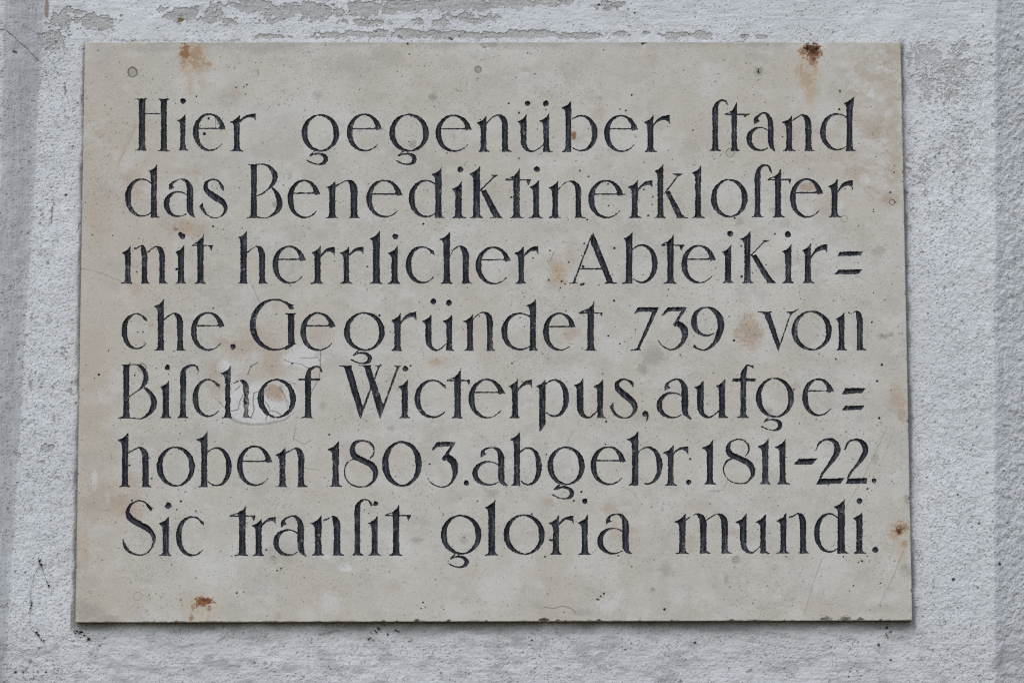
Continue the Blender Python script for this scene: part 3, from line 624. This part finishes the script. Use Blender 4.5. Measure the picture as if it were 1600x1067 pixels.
def stain_maps():
    U, V = QU, QV
    f6 = fbm(U / 6, V / 6, 1, 4, .6); f20 = fbm(U / 20, V / 20, 2, 4, .6); f3 = fbm(U / 2.6, V / 2.6, 3, 3, .6); f80 = fbm(U / 80, V / 80, 4, 4)
    A = {k: np.zeros(U.shape, np.float32) for k in ('rust', 'brown', 'tan', 'pale', 'warm', 'grime_shade', 'pit')}
    def blob(key, u, v, ru, rv, s=1.0, lo=.10, hi=.95, nz_=1.1, soft=False, fine=.72):
        bl = block(u - 2.6 * ru, v - 2.6 * rv, u + 2.6 * ru, v + 2.6 * rv)
        g = np.exp(-(((U[bl] - u) / ru) ** 2 + ((V[bl] - v) / rv) ** 2))
        n = (f6[bl] - .5) * (1 - fine) + (f3[bl] - .5) * fine + (f20[bl] - .5) * .5
        m = sst(lo, hi, g + n * nz_ * 1.1 * np.clip(g * 3, 0, 1)) * s
        A[key][bl] = np.maximum(A[key][bl], m)
    # rust and iron marks
    for a in [(305, 88, 19, 27, .6, .15, .9, 1.3), (290, 80, 9, 17, .85, .25, .8, 1.4), (288, 98, 5, 14, .6), (327, 102, 6, 7, .6), (308, 105, 20, 14, .35, .2, .9),
              (1266, 80, 20, 17, .95, .2, .8, 1.3), (1270, 95, 9, 12, .8), (1262, 124, 16, 19, .50, .12, .9, 1.2), (1258, 118, 9, 7, .5), (1245, 112, 4, 13, .45), (1266, 150, 9, 26, .34, .1, .9, .8), (1252, 112, 4, 18, .5, .1, .9, .8), (1274, 108, 5, 18, .45, .1, .9, .8), (296, 122, 8, 26, .26, .1, .9, .8), (316, 128, 6, 22, .22, .1, .9, .8), (1408, 858, 8, 24, .3, .1, .9, .8),
              (318, 940, 19, 9, 1, .2, .7, 1.6), (310, 942, 9, 6, .95, .2, .7, 1.4), (302, 948, 6, 8, .7), (327, 950, 5, 8, .75), (299, 965, 5, 7, .75), (325, 962, 3, 10, .5), (318, 946, 32, 24, .34, .1, 1.0, .9),
              (1405, 829, 9, 8, .95), (1409, 824, 17, 14, .62, .3, .9, 1.5), (1400, 834, 14, 9, .45, .3, .9, 1.6), (1413, 849, 7, 8, .6, .3, .9, 1.4),
              (897, 212, 5, 7, .9, .3, .7), (403, 113, 2.5, 7, .6), (680, 567, 13, 7, .40, .3, .9), (290, 358, 16, 12, .30, .25, .9), (872, 428, 10, 18, .34, .3, .9, 1.3), (880, 440, 5, 8, .5),
              (133, 855, 8, 40, .30, .25, .9), (1408, 640, 5, 20, .25)]:
        blob('rust', *a)
    for a in [(1269, 78, 12, 10, .98, .15, .8), (1273, 90, 6, 7, .7), (1262, 72, 7, 4, .8), (1276, 84, 4, 4, .8), (319, 937, 8, 3, .8), (328, 941, 4, 3, .7), (312, 944, 4, 3, .7), (1404, 830, 5, 4, 1), (1408, 825, 9, 6, .6, .45, .8, 1.6), (275, 358, 4, 3, .6), (757, 74, 4, 2.5, .6), (770, 71, 10, 4, .35), (282, 937, 2, 2, .4)]:
        blob('brown', *a)
    for a in [(303, 95, 26, 30, .45), (372, 145, 14, 12, .35), (290, 268, 20, 10, .35), (305, 270, 7, 12, .5), (153, 210, 10, 9, .45), (292, 358, 30, 18, .6), (210, 283, 18, 16, .45), (213, 300, 10, 10, .35), (195, 320, 8, 8, .3),
              (935, 178, 14, 14, .4), (430, 480, 8, 10, .2), (372, 542, 34, 22, .6), (398, 530, 40, 26, .45), (425, 565, 20, 40, .55), (335, 580, 14, 22, .45), (392, 588, 30, 16, .4), (340, 605, 14, 20, .4), (425, 612, 18, 16, .9, .3, .7), (435, 620, 10, 9, .7), (500, 525, 22, 18, .28),
              (1172, 520, 22, 28, .75, .2, .8, 1.3), (1170, 500, 12, 14, .5), (892, 520, 14, 12, .5), (1260, 250, 16, 10, .3), (890, 405, 12, 20, .4), (872, 425, 18, 30, .5), (680, 566, 20, 12, .45), (620, 590, 22, 22, .25),
              (1335, 268, 22, 14, .5), (1358, 200, 22, 14, .55), (1365, 208, 16, 10, .5), (1385, 312, 14, 10, .65), (1400, 310, 8, 10, .5), (1262, 292, 14, 8, .8, .3, .7), (1335, 265, 10, 10, .4), (1400, 185, 14, 20, .35), (1395, 210, 12, 16, .4), (1320, 245, 40, 20, .35), (1290, 320, 20, 18, .3), (1270, 142, 16, 10, .35), (1400, 250, 10, 20, .4),
              (1400, 625, 14, 24, .55), (1410, 645, 10, 20, .6), (192, 785, 36, 26, .55), (170, 770, 30, 28, .4), (200, 760, 22, 22, .4), (210, 800, 20, 14, .4), (150, 790, 22, 22, .3), (952, 793, 14, 10, .55), (985, 828, 16, 8, .55), (856, 785, 9, 8, .5), (962, 830, 14, 14, .4), (1078, 850, 14, 14, .35), (1150, 832, 10, 8, .45), (1080, 790, 30, 10, .2),
              (118, 850, 8, 70, .4), (180, 900, 14, 10, .15), (140, 640, 20, 40, .28), (150, 560, 24, 60, .22), (155, 330, 30, 60, .25), (435, 963, 10, 8, .45), (610, 915, 18, 14, .22), (735, 895, 18, 14, .2), (1220, 865, 20, 10, .2), (1235, 690, 20, 10, .2), (215, 450, 12, 12, .4), (208, 447, 8, 14, .4), (1015, 85, 14, 16, .35), (1025, 100, 12, 10, .3), (640, 320, 30, 24, .15), (880, 300, 12, 14, .25), (900, 270, 22, 14, .2)]:
        blob('tan', *a)
    # paler shells and mended places
    for a in [(395, 628, 45, 34, .78, .2, .5, .6), (440, 625, 28, 34, .6, .2, .55, .6), (375, 600, 20, 24, .65, .2, .55), (350, 572, 12, 9, .9, .3, .5), (470, 562, 34, 12, .75, .3, .5), (475, 550, 22, 12, .7, .3, .6), (465, 590, 20, 18, .4), (340, 655, 30, 20, .35),
              (1362, 145, 9, 12, .7, .35, .6), (1345, 205, 14, 8, .7, .35, .6), (1370, 220, 28, 3, .55), (1407, 170, 6, 12, .7), (1405, 200, 6, 8, .6), (1350, 280, 9, 10, .8, .35, .55), (1382, 292, 10, 6, .5), (1312, 322, 9, 9, .6), (1350, 245, 14, 8, .5), (1290, 175, 20, 20, .25),
              (541, 887, 11, 8, .8, .35, .55), (509, 870, 6, 4, .7, .35, .55), (515, 945, 22, 20, .5, .3, .7, 1.3), (480, 960, 16, 12, .4), (950, 945, 24, 18, .55, .3, .7), (965, 930, 14, 12, .4), (1268, 72, 26, 10, .6, .25, .6), (745, 75, 34, 12, .45), (1010, 78, 14, 14, .3), (1100, 375, 60, 30, .25), (1300, 400, 60, 30, .3), (1260, 900, 60, 30, .2), (730, 580, 30, 20, .35), (960, 680, 40, 20, .3), (1330, 700, 60, 60, .2), (470, 700, 40, 30, .25), (300, 730, 40, 40, .2), (320, 120, 30, 10, .25), (148, 750, 5, 16, .6, .4, .6), (168, 775, 5, 14, .5, .4, .6), (198, 768, 8, 8, .5), (155, 825, 22, 6, .35), (780, 740, 60, 30, .15)]:
        blob('pale', *a)
    # lichen-grey spots
    for a in [(677, 152, 9, 9, .55, .3, .9), (645, 226, 8, 8, .55, .3, .9), (495, 149, 9, 8, .3), (566, 160, 6, 6, .22), (1210, 327, 9, 7, .5), (1155, 347, 7, 7, .35), (1373, 393, 11, 9, .35), (1020, 558, 22, 22, .35), (1005, 575, 10, 12, .4), (612, 884, 1, 1, 0), (652, 843, 12, 6, .35), (650, 844, 6, 5, .4), (725, 843, 7, 7, .35), (612, 668, 7, 6, .4), (504, 636, 8, 8, .3), (1202, 643, 7, 7, .5), (1225, 350, 14, 10, .25), (1345, 655, 8, 8, .15), (585, 493, 5, 4, .6), (430, 320, 5, 5, .5), (453, 275, 5, 6, .35), (820, 110, 8, 5, .3), (1040, 890, 14, 12, .3), (1135, 905, 5, 9, .35), (1215, 912, 6, 6, .2), (770, 772, 12, 8, .3), (1368, 716, 5, 8, .4), (1417, 780, 6, 9, .45), (560, 105, 50, 30, .22), (600, 90, 40, 20, .2), (420, 75, 60, 12, .28), (160, 85, 22, 20, .2), (240, 75, 60, 8, .25), (140, 955, 24, 18, .35), (165, 968, 30, 8, .3), (440, 865, 50, 20, .22), (840, 945, 14, 10, .25), (910, 955, 18, 8, .25), (1370, 950, 40, 10, .18), (1415, 890, 10, 14, .35), (1000, 650, 20, 14, .22), (1380, 526, 10, 5, .5), (1393, 523, 5, 4, .5), (1376, 523, 4, 4, .5)]:
        blob('grime_shade', *a, **({} if len(a) > 5 else {'lo': .2, 'hi': .9, 'nz_': 1.2}))
    # speckled weathering in drifts
    drift = sst(.44, .60, .6 * f80 + .4 * f20)
    A['grime_shade'] = np.maximum(A['grime_shade'], (.75 * dots(U, V, 3.1, 2, .25, .95, .10 + .50 * drift)).astype(np.float32))
    A['grime_shade'] = np.maximum(A['grime_shade'], (.85 * dots(U + 40, V, 8.5, 6, .4, 1.25, .10 + .35 * drift)).astype(np.float32))
    A['pit'] = np.maximum(A['pit'], (.8 * dots(U, V + 90, 15, 4, .3, 1.2, .05 + .30 * drift)).astype(np.float32))
    A['grime_shade'] = np.maximum(A['grime_shade'], (.12 * sst(.50, .72, fbm(U / 45, V / 30, 10, 5, .7))).astype(np.float32))
    A['grime_shade'] = np.maximum(A['grime_shade'], (.34 * sst(14, 0, (V - 66) + 22 * (f20 - .45)) * (U > 230) * (U < 1230)).astype(np.float32))
    A['warm'] = np.clip(.85 * sst(300, 125, U + 90 * (f80 - .5)) + .35 * sst(850, 1000, V + 120 * (f80 - .5)) + .35 * sst(1290, 1420, U + 90 * (f20 - .5)) * sst(420, 200, V) + .45 * sst(.52, .72, fbm(U / 120, V / 120, 11, 4)), 0, 1).astype(np.float32)
    A['pale'] = np.maximum(A['pale'], (.30 * sst(.50, .72, fbm(U / 48, V / 42, 7, 5, .65))).astype(np.float32))
    # mottled shelly stone towards the upper right
    shell = sst(1270, 1360, U + 60 * (f20 - .5)) * sst(360, 250, V)
    A['tan'] = np.maximum(A['tan'], (.40 * shell * sst(.46, .64, fbm(U / 13, V / 11, 8, 4, .6))).astype(np.float32))
    A['pale'] = np.maximum(A['pale'], (.42 * shell * sst(.56, .64, fbm(U / 16, V / 9, 6, 3, .6))).astype(np.float32))
    dz = np.zeros(U.shape, np.float32)
    # filled dowel holes and ring marks
    def ringmark(u, v, r, w, s, fill=0.0, key='grime_shade'):
        bl = block(u - r - 4, v - r - 4, u + r + 4, v + r + 4); d = np.hypot(U[bl] - u, V[bl] - v) + (f6[bl] - .5) * 2.0
        A[key][bl] = np.maximum(A[key][bl], s * sst(w + .6, w - .5, np.abs(d - r)) * (.5 + f6[bl]))
        A['grime_shade'][bl] = np.maximum(A['grime_shade'][bl], fill * sst(r + .5, r - .8, d)); dz[bl] -= .0004 * sst(r + .5, r - .8, d) * (fill > 0)
    for a in [(207, 113, 7.2, 1.0, 1.3, .40), (747, 109, 5, .9, .9, .55), (427, 872, 4.2, .7, .5, .45), (1150, 875, 6.2, .6, .4, .42), (1020, 922, 3.6, .6, .4, .40), (1141, 239, 6.5, .8, .85, .18), (215, 931, 6.5, .6, .5), (581, 79, .1, .1, 0), (580, 78, 4, .6, .3), (399, 115, 5, .6, .35), (1319, 342, 5, .55, .8), (1394, 316, 4, .9, .7, 0, 'brown'), (1331, 835, .1, .1, 0), (1157, 912, 3, .5, .25), (1000, 850, .1, .1, 0), (222, 574, 6, 1.2, .6, 0, 'brown'), (685, 318, 2.2, .8, .0), (533, 905, 4, .5, .25), (380, 78, 4, .5, .5), (373, 62, 4, .5, .4), (1331, 861, .1, .1, 0), (988, 350, 4, .5, .5)]:
        ringmark(*a)
    # cracks and scratches
    def crack(pts, wd, s, dep=.0005, key='pit', jit=2.0):
        p = np.array(pts, float); bl = block(p[:, 0].min(), p[:, 1].min(), p[:, 0].max(), p[:, 1].max(), 6)
        q = pdist_poly(U[bl] + (f6[bl] - .5) * jit, V[bl] + (f20[bl] - .5) * jit, pts); k = sst(wd + .65, wd - .45, q) * s * sst(.2, .45, f20[bl] + .1)
        A[key][bl] = np.maximum(A[key][bl], k); dz[bl] -= dep * k
    for pts, wd, s in [([(403, 567), (392, 572), (387, 586)], .6, .75), ([(375, 603), (368, 609), (361, 612.5)], .5, .65), ([(405, 611), (397, 614), (395, 626), (397, 640), (393, 652)], .55, .8), ([(380, 617), (374, 630), (373, 640), (360, 643)], .5, .75),
                       ([(422, 641), (432, 643), (442, 650)], .5, .8), ([(415, 628), (421, 636), (421, 642), (415, 656), (416, 659)], .5, .7), ([(342, 627), (350, 637)], .6, .6), ([(440, 610), (446, 622), (450, 640)], .4, .5), ([(435, 605), (442, 614)], .4, .5), ([(447, 622), (452, 634)], .4, .45),
                       ([(470, 559), (485, 560), (496, 558), (501, 566)], .45, .6), ([(444, 562), (456, 567), (470, 569), (484, 577)], .45, .6), ([(449, 596), (462, 600)], .4, .5), ([(501, 548), (501, 576), (499, 590), (486, 615)], .5, .65), ([(463, 650), (461, 672), (458, 688)], .4, .5), ([(458, 685), (476, 695), (485, 687)], .4, .45), ([(470, 731), (500, 734)], .35, .4),
                       ([(850, 948), (865, 950), (880, 946), (892, 950), (900, 957)], .5, .6), ([(1386, 669), (1351, 742), (1334, 772), (1310, 812)], .35, .4), ([(1284, 872), (1270, 915), (1256, 962)], .35, .4), ([(1412, 860), (1396, 900), (1374, 945)], .35, .45), ([(1398, 668), (1380, 720)], .3, .3), ([(1137, 750), (1130, 765), (1108, 768)], .4, .45), ([(1241, 405), (1270, 408), (1300, 418)], .35, .3), ([(1336, 430), (1362, 444)], .35, .3), ([(130, 420), (150, 424), (190, 440)], .4, .35), ([(860, 410), (863, 400), (866, 394)], .35, .5), ([(897, 672), (886, 692)], .35, .35), ([(394, 446), (400, 460), (406, 474)], .35, .5),
                       ([(970, 760), (988, 768), (996, 778)], .35, .3), ([(336.5, 182), (337, 200)], .5, .55), ([(709, 211), (711, 218)], .5, .5), ([(1313, 142), (1312, 146)], .6, .7)]:
        crack(pts, wd, s)
    for pts, wd, s in [([(213, 197), (200, 224), (186, 254)], 1.6, .6), ([(205, 205), (192, 232)], .8, .5), ([(212, 143), (219, 150)], 1.0, .5), ([(600, 885), (660, 890)], .5, .2)]:
        crack(pts, wd, s, .0001, 'tan')
    # edge of the mended place
    crack([(360, 654), (372, 660), (396, 664), (420, 663), (444, 656), (460, 644)], 1.6, .5, .0004, 'grime_shade', 3)
    # pits
    for (u, v, r) in PITS:
        bl = block(u - r, v - r, u + r, v + r, 3); d = np.hypot(U[bl] - u, V[bl] - v) + (f3[bl] - .5) * min(r, 1.4)
        A['pit'][bl] = np.maximum(A['pit'][bl], (.95 if r > 1 else .7) * sst(r + .35, r - .55, d)); dz[bl] -= .0011 * r * sst(r + .3, 0, d)
    # rust-bedded chip at the top edge, small chips by the bottom edge
    for (u, v, r, dep) in [(1268, 72, 12, .004), (1262, 80, 10, .002), (1274, 82, 8, .002), (757, 72, 8, .0015), (1004, 67, 8, .0014)]:
        bl = block(u - r, v - r, u + r, v + r, 6); d = np.hypot(U[bl] - u, V[bl] - v) + (f6[bl] - .5) * r * .9; dz[bl] -= dep * sst(r, r * .2, d)
    return A, dz
ATT, DZ = stain_maps()

# relief: slight undulation, worn arris, chips knocked out of the lower edge
uu, vv = QU, QV
relief = (fbm(uu / 60, vv / 60, 2, 3) - .5) * .0009 + (fbm(uu / 5, vv / 5, 5, 3) - .5) * .00022 + DZ
ebot = AZ + H_ / 2; etop = H_ / 2 - AZ; esid = np.minimum(AX + W_ / 2, W_ / 2 - AX)
wear = .0009 + .0011 * sst(.45, .8, fbm(uu / 12, vv / 12, 3, 4))
relief -= np.clip(wear - np.minimum(np.minimum(ebot, etop), esid), 0, None) ** 2 / wear * .9
for (u, r, dep) in [(599, 4, .004), (652, 6, .006), (701, 5, .005), (620, 3, .003), (850, 9, .008), (872, 5, .003), (884, 3, .002), (937, 5, .004), (1000, 3, .003), (1144, 5, .004), (1180, 4, .003), (1226, 3, .002), (1290, 12, .003), (1320, 12, .004), (1345, 9, .003), (1376, 4, .003), (500, 3, .002), (430, 3, .002), (345, 3, .002), (275, 3, .003), (240, 3, .002), (1050, 4, .002), (760, 3, .003)]:
    x = from_px(u, 970)[0]; d = np.hypot(AX - x, ebot * 1.5) / MMPX + (fbm(uu / 4, vv / 4, 4, 3) - .5) * r * .9
    k = sst(r, r * .15, d); relief -= dep * k; ATT['grime_shade'] = np.maximum(ATT['grime_shade'], .45 * k).astype(np.float32)
for (v, r, dep) in [(250, 4, .003), (640, 5, .003), (760, 4, .003), (905, 4, .003), (440, 3, .002), (165, 3, .002)]:
    for sx in (-1, 1):
        z = from_px(800, v + 20 * sx)[1]; d = np.hypot((W_ / 2 - sx * AX) * 1.5, AZ - z) / MMPX + (fbm(uu / 4, vv / 4, 4, 3) - .5) * r * .9
        relief -= dep * sst(r, r * .15, d)

def make_plaque():
    inside = SDF > 0
    depth = np.where(inside, np.minimum(SDF * MMPX * .95, .0040 + .15 * SDF * MMPX), 0)
    depth = depth + np.where(inside, (fbm(QU / 3, QV / 7, 7, 3) - .5) * .0007 * np.clip(SDF, 0, 1), 0)
    Y = np.where(inside, np.maximum(depth, 0) - relief, -relief)         # +y is into the stone
    V0 = np.stack([AX, Y, AZ], -1).reshape(-1, 3)
    N = nx * nz; ix = np.arange(N).reshape(nx, nz)
    # crossing vertices on grid edges
    def cross(a, b):
        sa, sb = SDF.ravel()[a], SDF.ravel()[b]; t = (sa / (sa - sb))[:, None]
        fr = -relief.ravel()
        p = V0[a] * (1 - t) + V0[b] * t; p[:, 1] = fr[a] * (1 - t[:, 0]) + fr[b] * t[:, 0]
        return p, t[:, 0]
    hm = inside[:-1] != inside[1:]; vm = inside[:, :-1] != inside[:, 1:]
    ha, hb = ix[:-1][hm], ix[1:][hm]; va, vb = ix[:, :-1][vm], ix[:, 1:][vm]
    hp, ht = cross(ha, hb); vp, vt = cross(va, vb)
    V = np.vstack([V0, hp, vp])
    hid = np.full((nx - 1, nz), -1, np.int64); hid[hm] = N + np.arange(len(ha))
    vid = np.full((nx, nz - 1), -1, np.int64); vid[vm] = N + len(ha) + np.arange(len(va))
    att = {}
    for k, a in ATT.items():
        f = a.ravel(); att[k] = np.concatenate([f, f[ha] * (1 - ht) + f[hb] * ht, f[va] * (1 - vt) + f[vb] * vt])
    C = [ix[:-1, :-1], ix[1:, :-1], ix[1:, 1:], ix[:-1, 1:]]
    E = [hid[:, :-1], vid[1:, :], hid[:, 1:], vid[:-1, :]]
    I = [inside[:-1, :-1], inside[1:, :-1], inside[1:, 1:], inside[:-1, 1:]]
    case = sum(I[k].astype(int) << k for k in range(4))
    sd = np.stack([SDF[:-1, :-1], SDF[1:, :-1], SDF[1:, 1:], SDF[:-1, 1:]]); wl = np.stack([WL[:-1, :-1], WL[1:, :-1], WL[1:, 1:], WL[:-1, 1:]])
    cw = np.take_along_axis(wl, sd.argmax(0)[None], 0)[0]
    stone, lets = [], [[] for _ in WORDS]
    for c in range(16):
        m = case == c
        if not m.any(): continue
        def gather(lst): return np.stack([(C if s == 'c' else E)[k][m] for s, k in lst], 1)
        ins = [(c >> k) & 1 for k in range(4)]
        def walk(flag):
            out = []
            for k in range(4):
                if ins[k] == flag: out.append(('c', k))
                if ins[k] != ins[(k + 1) % 4]: out.append(('e', k))
            return out
        if c in (5, 10):
            for k in range(4):
                if not ins[k]: stone.append(gather([('e', (k + 3) % 4), ('c', k), ('e', k)]))
        elif c != 15: stone.append(gather(walk(0)))
        if c:
            g = gather(walk(1)); wv = cw[m]
            for wi in np.unique(wv): lets[wi].append(g[wv == wi])
    # sides and back of the slab
    rim = np.concatenate([ix[:, 0], ix[-1, 1:], ix[-2::-1, -1], ix[0, -2:0:-1]])
    nb = len(V); back = V[rim].copy(); steps = [.004, .009, .016]
    ring_ids = [rim]
    for s in steps:
        b = V[rim].copy(); b[:, 1] = np.maximum(s, b[:, 1] + .0005)
        jx = (fbm(rim / 30.0, rim * 0 + s * 900, 4, 3) - .5) * .0014
        b[:, 2] += np.where(b[:, 2] < -H_ / 2 + .001, jx, 0); ring_ids.append(len(V) + np.arange(len(rim))); V = np.vstack([V, b])
        for k in att:
            add = {'grime_shade': .55, 'brown': .35, 'tan': .5}.get(k, 0) * (np.ones(len(rim)) if s > .002 else 0)
            att[k] = np.concatenate([att[k], add])
    for r0, r1 in zip(ring_ids[:-1], ring_ids[1:]):
        stone.append(np.stack([r0, r1, np.roll(r1, -1), np.roll(r0, -1)], 1)[:, ::-1])
    last = ring_ids[-1]
    pl = bpy.data.objects.new('stone_plaque', None); COL.objects.link(pl); pl.location = (0, 0, -H_ / 2)
    sl = link('slab', raw_mesh('slab', V, stone, att), M_STONE, pl); sl.location = (0, 0, H_ / 2)
    tag(pl, 'weathered cream limestone plaque with dark incised seven line German inscription', 'plaque')
    wearm = np.zeros(len(V)); 
    wv = (.8 * sst(.63, .74, fbm(QU / 3.2, QV / 3.2, 6, 4, .7) * .75 + .25 * fbm(QU / 25, QV / 25, 9, 2)) * .8
          + .28 * sst(1.0, .1, SDF) * sst(.56, .70, fbm(QU / 5, QV / 5, 11, 3, .6)))
    # letters worn nearly bare on the mended place
    wv += .9 * np.exp(-(((QU - 384) / 9) ** 2 + ((QV - 628) / 26) ** 2)) * sst(.45, .6, fbm(QU / 3, QV / 3, 2, 3)) + .8 * np.exp(-(((QU - 354) / 8) ** 2 + ((QV - 580) / 8) ** 2)) * sst(.4, .55, fbm(QU / 3, QV / 3, 2, 3))
    wv += .7 * np.exp(-(((QU - 287) / 8) ** 2 + ((QV - 228) / 14) ** 2)) * sst(.4, .6, fbm(QU / 2.5, QV / 3, 5, 3))
    wearm[:N] = np.clip(wv * (.12 + .95 * sst(.42, .60, fbm(QU / 55, QV / 45, 3, 4))), 0, 1).ravel(); wearm[N:N + len(ha)] = wearm[ha]; wearm[N + len(ha):N + len(ha) + len(va)] = wearm[va]
    stm = np.zeros(len(V)); pt = sst(.40, .62, fbm(QU / 40, QV / 30, 8, 4))
    stv = .70 * sst(.50, .70, fbm(QU / 1.7, QV / 15, 2, 3, .6)) * (.25 + .75 * pt) + .20 * sst(1.6, 4.2, SDF) * (1 - .7 * pt) * (.4 + fbm(QU / 2.5, QV / 5, 9, 3))
    stm[:N] = np.clip(stv, 0, 1).ravel(); stm[N:N + len(ha)] = stm[ha]; stm[N + len(ha):N + len(ha) + len(va)] = stm[va]
    for wi, (t, _) in enumerate(WORDS):
        if not lets[wi]: continue
        o = link('carved_word', raw_mesh('carved_word', V, lets[wi], {'wear': wearm, 'streak': stm}, True), M_PAINT, pl); o.location = (0, 0, H_ / 2)
        o['label'] = 'dark painted incised word reading ' + t.replace('ſ', 's')
    return pl
plaque = make_plaque()

# ------------------------------------------------------------------ small things stuck to wall and stone
def tube_mesh(parts, blobs=()):
    """parts: list of polylines [(x,y,z,r)...]; blobs: (x,y,z,rx,ry,rz) lumps; returns one mesh"""
    import bmesh
    bm = bmesh.new()
    for P in parts:
        prev = None
        for k, (x, y, z, r) in enumerate(P):
            a = Vector(P[max(k - 1, 0)][:3]); b = Vector(P[min(k + 1, len(P) - 1)][:3]); t = (b - a).normalized()
            s = t.cross(Vector((0, 1, 0.01))).normalized(); q = t.cross(s)
            ringv = [bm.verts.new(Vector((x, y, z)) + (s * math.cos(h) + q * math.sin(h)) * r) for h in [i * math.pi / 3 for i in range(6)]]
            if prev:
                for i in range(6): bm.faces.new((prev[i], prev[(i + 1) % 6], ringv[(i + 1) % 6], ringv[i]))
            else: bm.faces.new(ringv[::-1])
            prev = ringv
        bm.faces.new(prev)
    for (x, y, z, rx, ry, rz) in blobs:
        res = bmesh.ops.create_icosphere(bm, subdivisions=2, radius=1.0)
        for v in res['verts']:
            k = 1 + .35 * (random.random() - .5)
            v.co = Vector((x + v.co.x * rx * k, y + v.co.y * ry * k, z + v.co.z * rz * k))
    me = bpy.data.meshes.new('small'); bm.to_mesh(me); bm.free()
    return me
P1 = MMPX
def spider():
    x, z = from_px(1184.5, 111, 0)
    B = [(0, -.0032, -.0016, 1.35 * P1, 1.3 * P1, 2.6 * P1), (0, -.0030, .0012, 1.0 * P1, 1.0 * P1, 1.4 * P1)]
    L = []
    for sx in (-1, 1):
        for k, (dx, dz, kz) in enumerate([(5.0, 7.5, 1.5), (7.5, 3.8, 3.0), (7.0, -2.6, 1.5), (5.0, -7.5, -1.5)]):
            L.append([(sx * .4 * P1, -.003, .0010, .22 * P1), (sx * dx * .5 * P1, -.0052, .001 + kz * P1 * .9, .18 * P1), (sx * dx * P1, -.0004, dz * P1, .12 * P1)])
    o = link('spider', tube_mesh(L, B), M_SPIDER); o.location = (x, 0, z)
    tag(o, 'tiny dark spider sitting on the stone near the top right above the word stand', 'spider')
spider()
def clump(name, px, label, cat, lumps, threads, mat, y=WALL_Y, group=None, spreadpx=6):
    x, z = from_px(px[0], px[1], y)
    B, L = [], []
    for (u, v, r) in lumps:
        for k in range(2):
            B.append(((u + random.uniform(-.5, .5) * r) * P1, -.0012, (-v + random.uniform(-.5, .5) * r) * P1, r * P1 * random.uniform(.5, 1), .0016, r * P1 * random.uniform(.4, .8)))
    for T in threads:
        n = len(T); L.append([(u * P1, -.0022 - .0006 * math.sin(3.1 * i / max(n - 1, 1)), -v * P1, w * .62 * P1) for i, (u, v, w) in enumerate(T)])
    o = link(name, tube_mesh(L, B), mat); o.location = (x, y, z)
    tag(o, label, cat, group); return o
G = 'dirt and web clumps on the plaster'
clump('dirt_clump', (124, 986), 'black dirt clump on plaster beneath the lower left corner of the plaque', 'dirt clump', [(-3, -1, 2), (3, 2, 3), (-6, 2, 1.6), (8, 6, 1.8), (14, 12, 2.4), (2, 8, 1.4), (-8, 0, 1.2)], [[(-8, -2, .6), (-2, 1, .8), (5, 6, .5)], [(0, 0, .5), (6, -4, .4), (12, -3, .3)], [(-1, 4, .5), (-6, 8, .4)]], M_DIRT, group=G)
clump('dirt_clump', (62, 880), 'wispy black web tuft highest on the left of the plaster, with hanging threads', 'dirt clump', [(0, -4, 1.6), (3, 2, 2.2), (1, 0, 1.6), (15, 34, 1.8), (12, 28, 1)], [[(-2, -10, .4), (0, -2, .8), (4, 6, .6), (7, 16, .4), (13, 30, .45), (15, 37, .4)], [(0, 3, .4), (-8, 18, .35), (-12, 40, .35), (-13, 62, .4)], [(1, -3, .4), (3, -9, .3)]], M_DIRT, group=G)
clump('dirt_clump', (49, 945), 'thin black web smudge beside the left reveal, between two larger clumps', 'dirt clump', [(0, 0, 1.5), (-1, 5, 1.4), (1, -4, 1)], [[(1, -8, .5), (0, 2, .8), (-3, 8, .5)], [(0, 2, .4), (-1, 16, .3), (-2, 32, .3)]], M_DIRT, group=G)
clump('dirt_clump', (60, 992), 'forked black dirt clump low on the left plaster, below the web smudge', 'dirt clump', [(-3, -4, 2), (0, 0, 2.2), (5, 6, 1.8), (9, 8, 1.2)], [[(-8, -6, .5), (-2, -2, .8), (6, 8, .5), (11, 14, .4)], [(-3, -4, .5), (1, -9, .4)]], M_DIRT, group=G)
clump('dirt_clump', (590, 984), 'scattered black crumbs under the middle of the bottom edge of the plaque', 'dirt clump', [(-4, 1, 1.6), (1, -3, 1.6), (3, -1, 1.3), (-2, 3, 1.2), (10, -8, 1.2), (16, 6, 1.5), (28, 0, 1.6), (32, 2, 1.4), (-14, 13, 1.6), (-11, 11, 1)], [[(-15, 14, .7), (-9, 11, .6)], [(25, -1, .6), (33, 3, .6)], [(-2, 4, .4), (2, -5, .5)]], M_DIRT, group=G)
clump('dirt_clump', (1385, 983), 'black crumbs under the lower right corner of the plaque', 'dirt clump', [(1, -3, 2), (7, 3, 1.5), (0, 8, 1.2), (-10, -2, 1.2), (2, 12, .9), (-12, 24, 1.4)], [[(-2, 5, .5), (0, 10, .7), (3, 13, .4)], [(5, 5, .6), (9, 1, .5)], [(1, -9, .4), (0, -2, .6)]], M_DIRT, group=G)
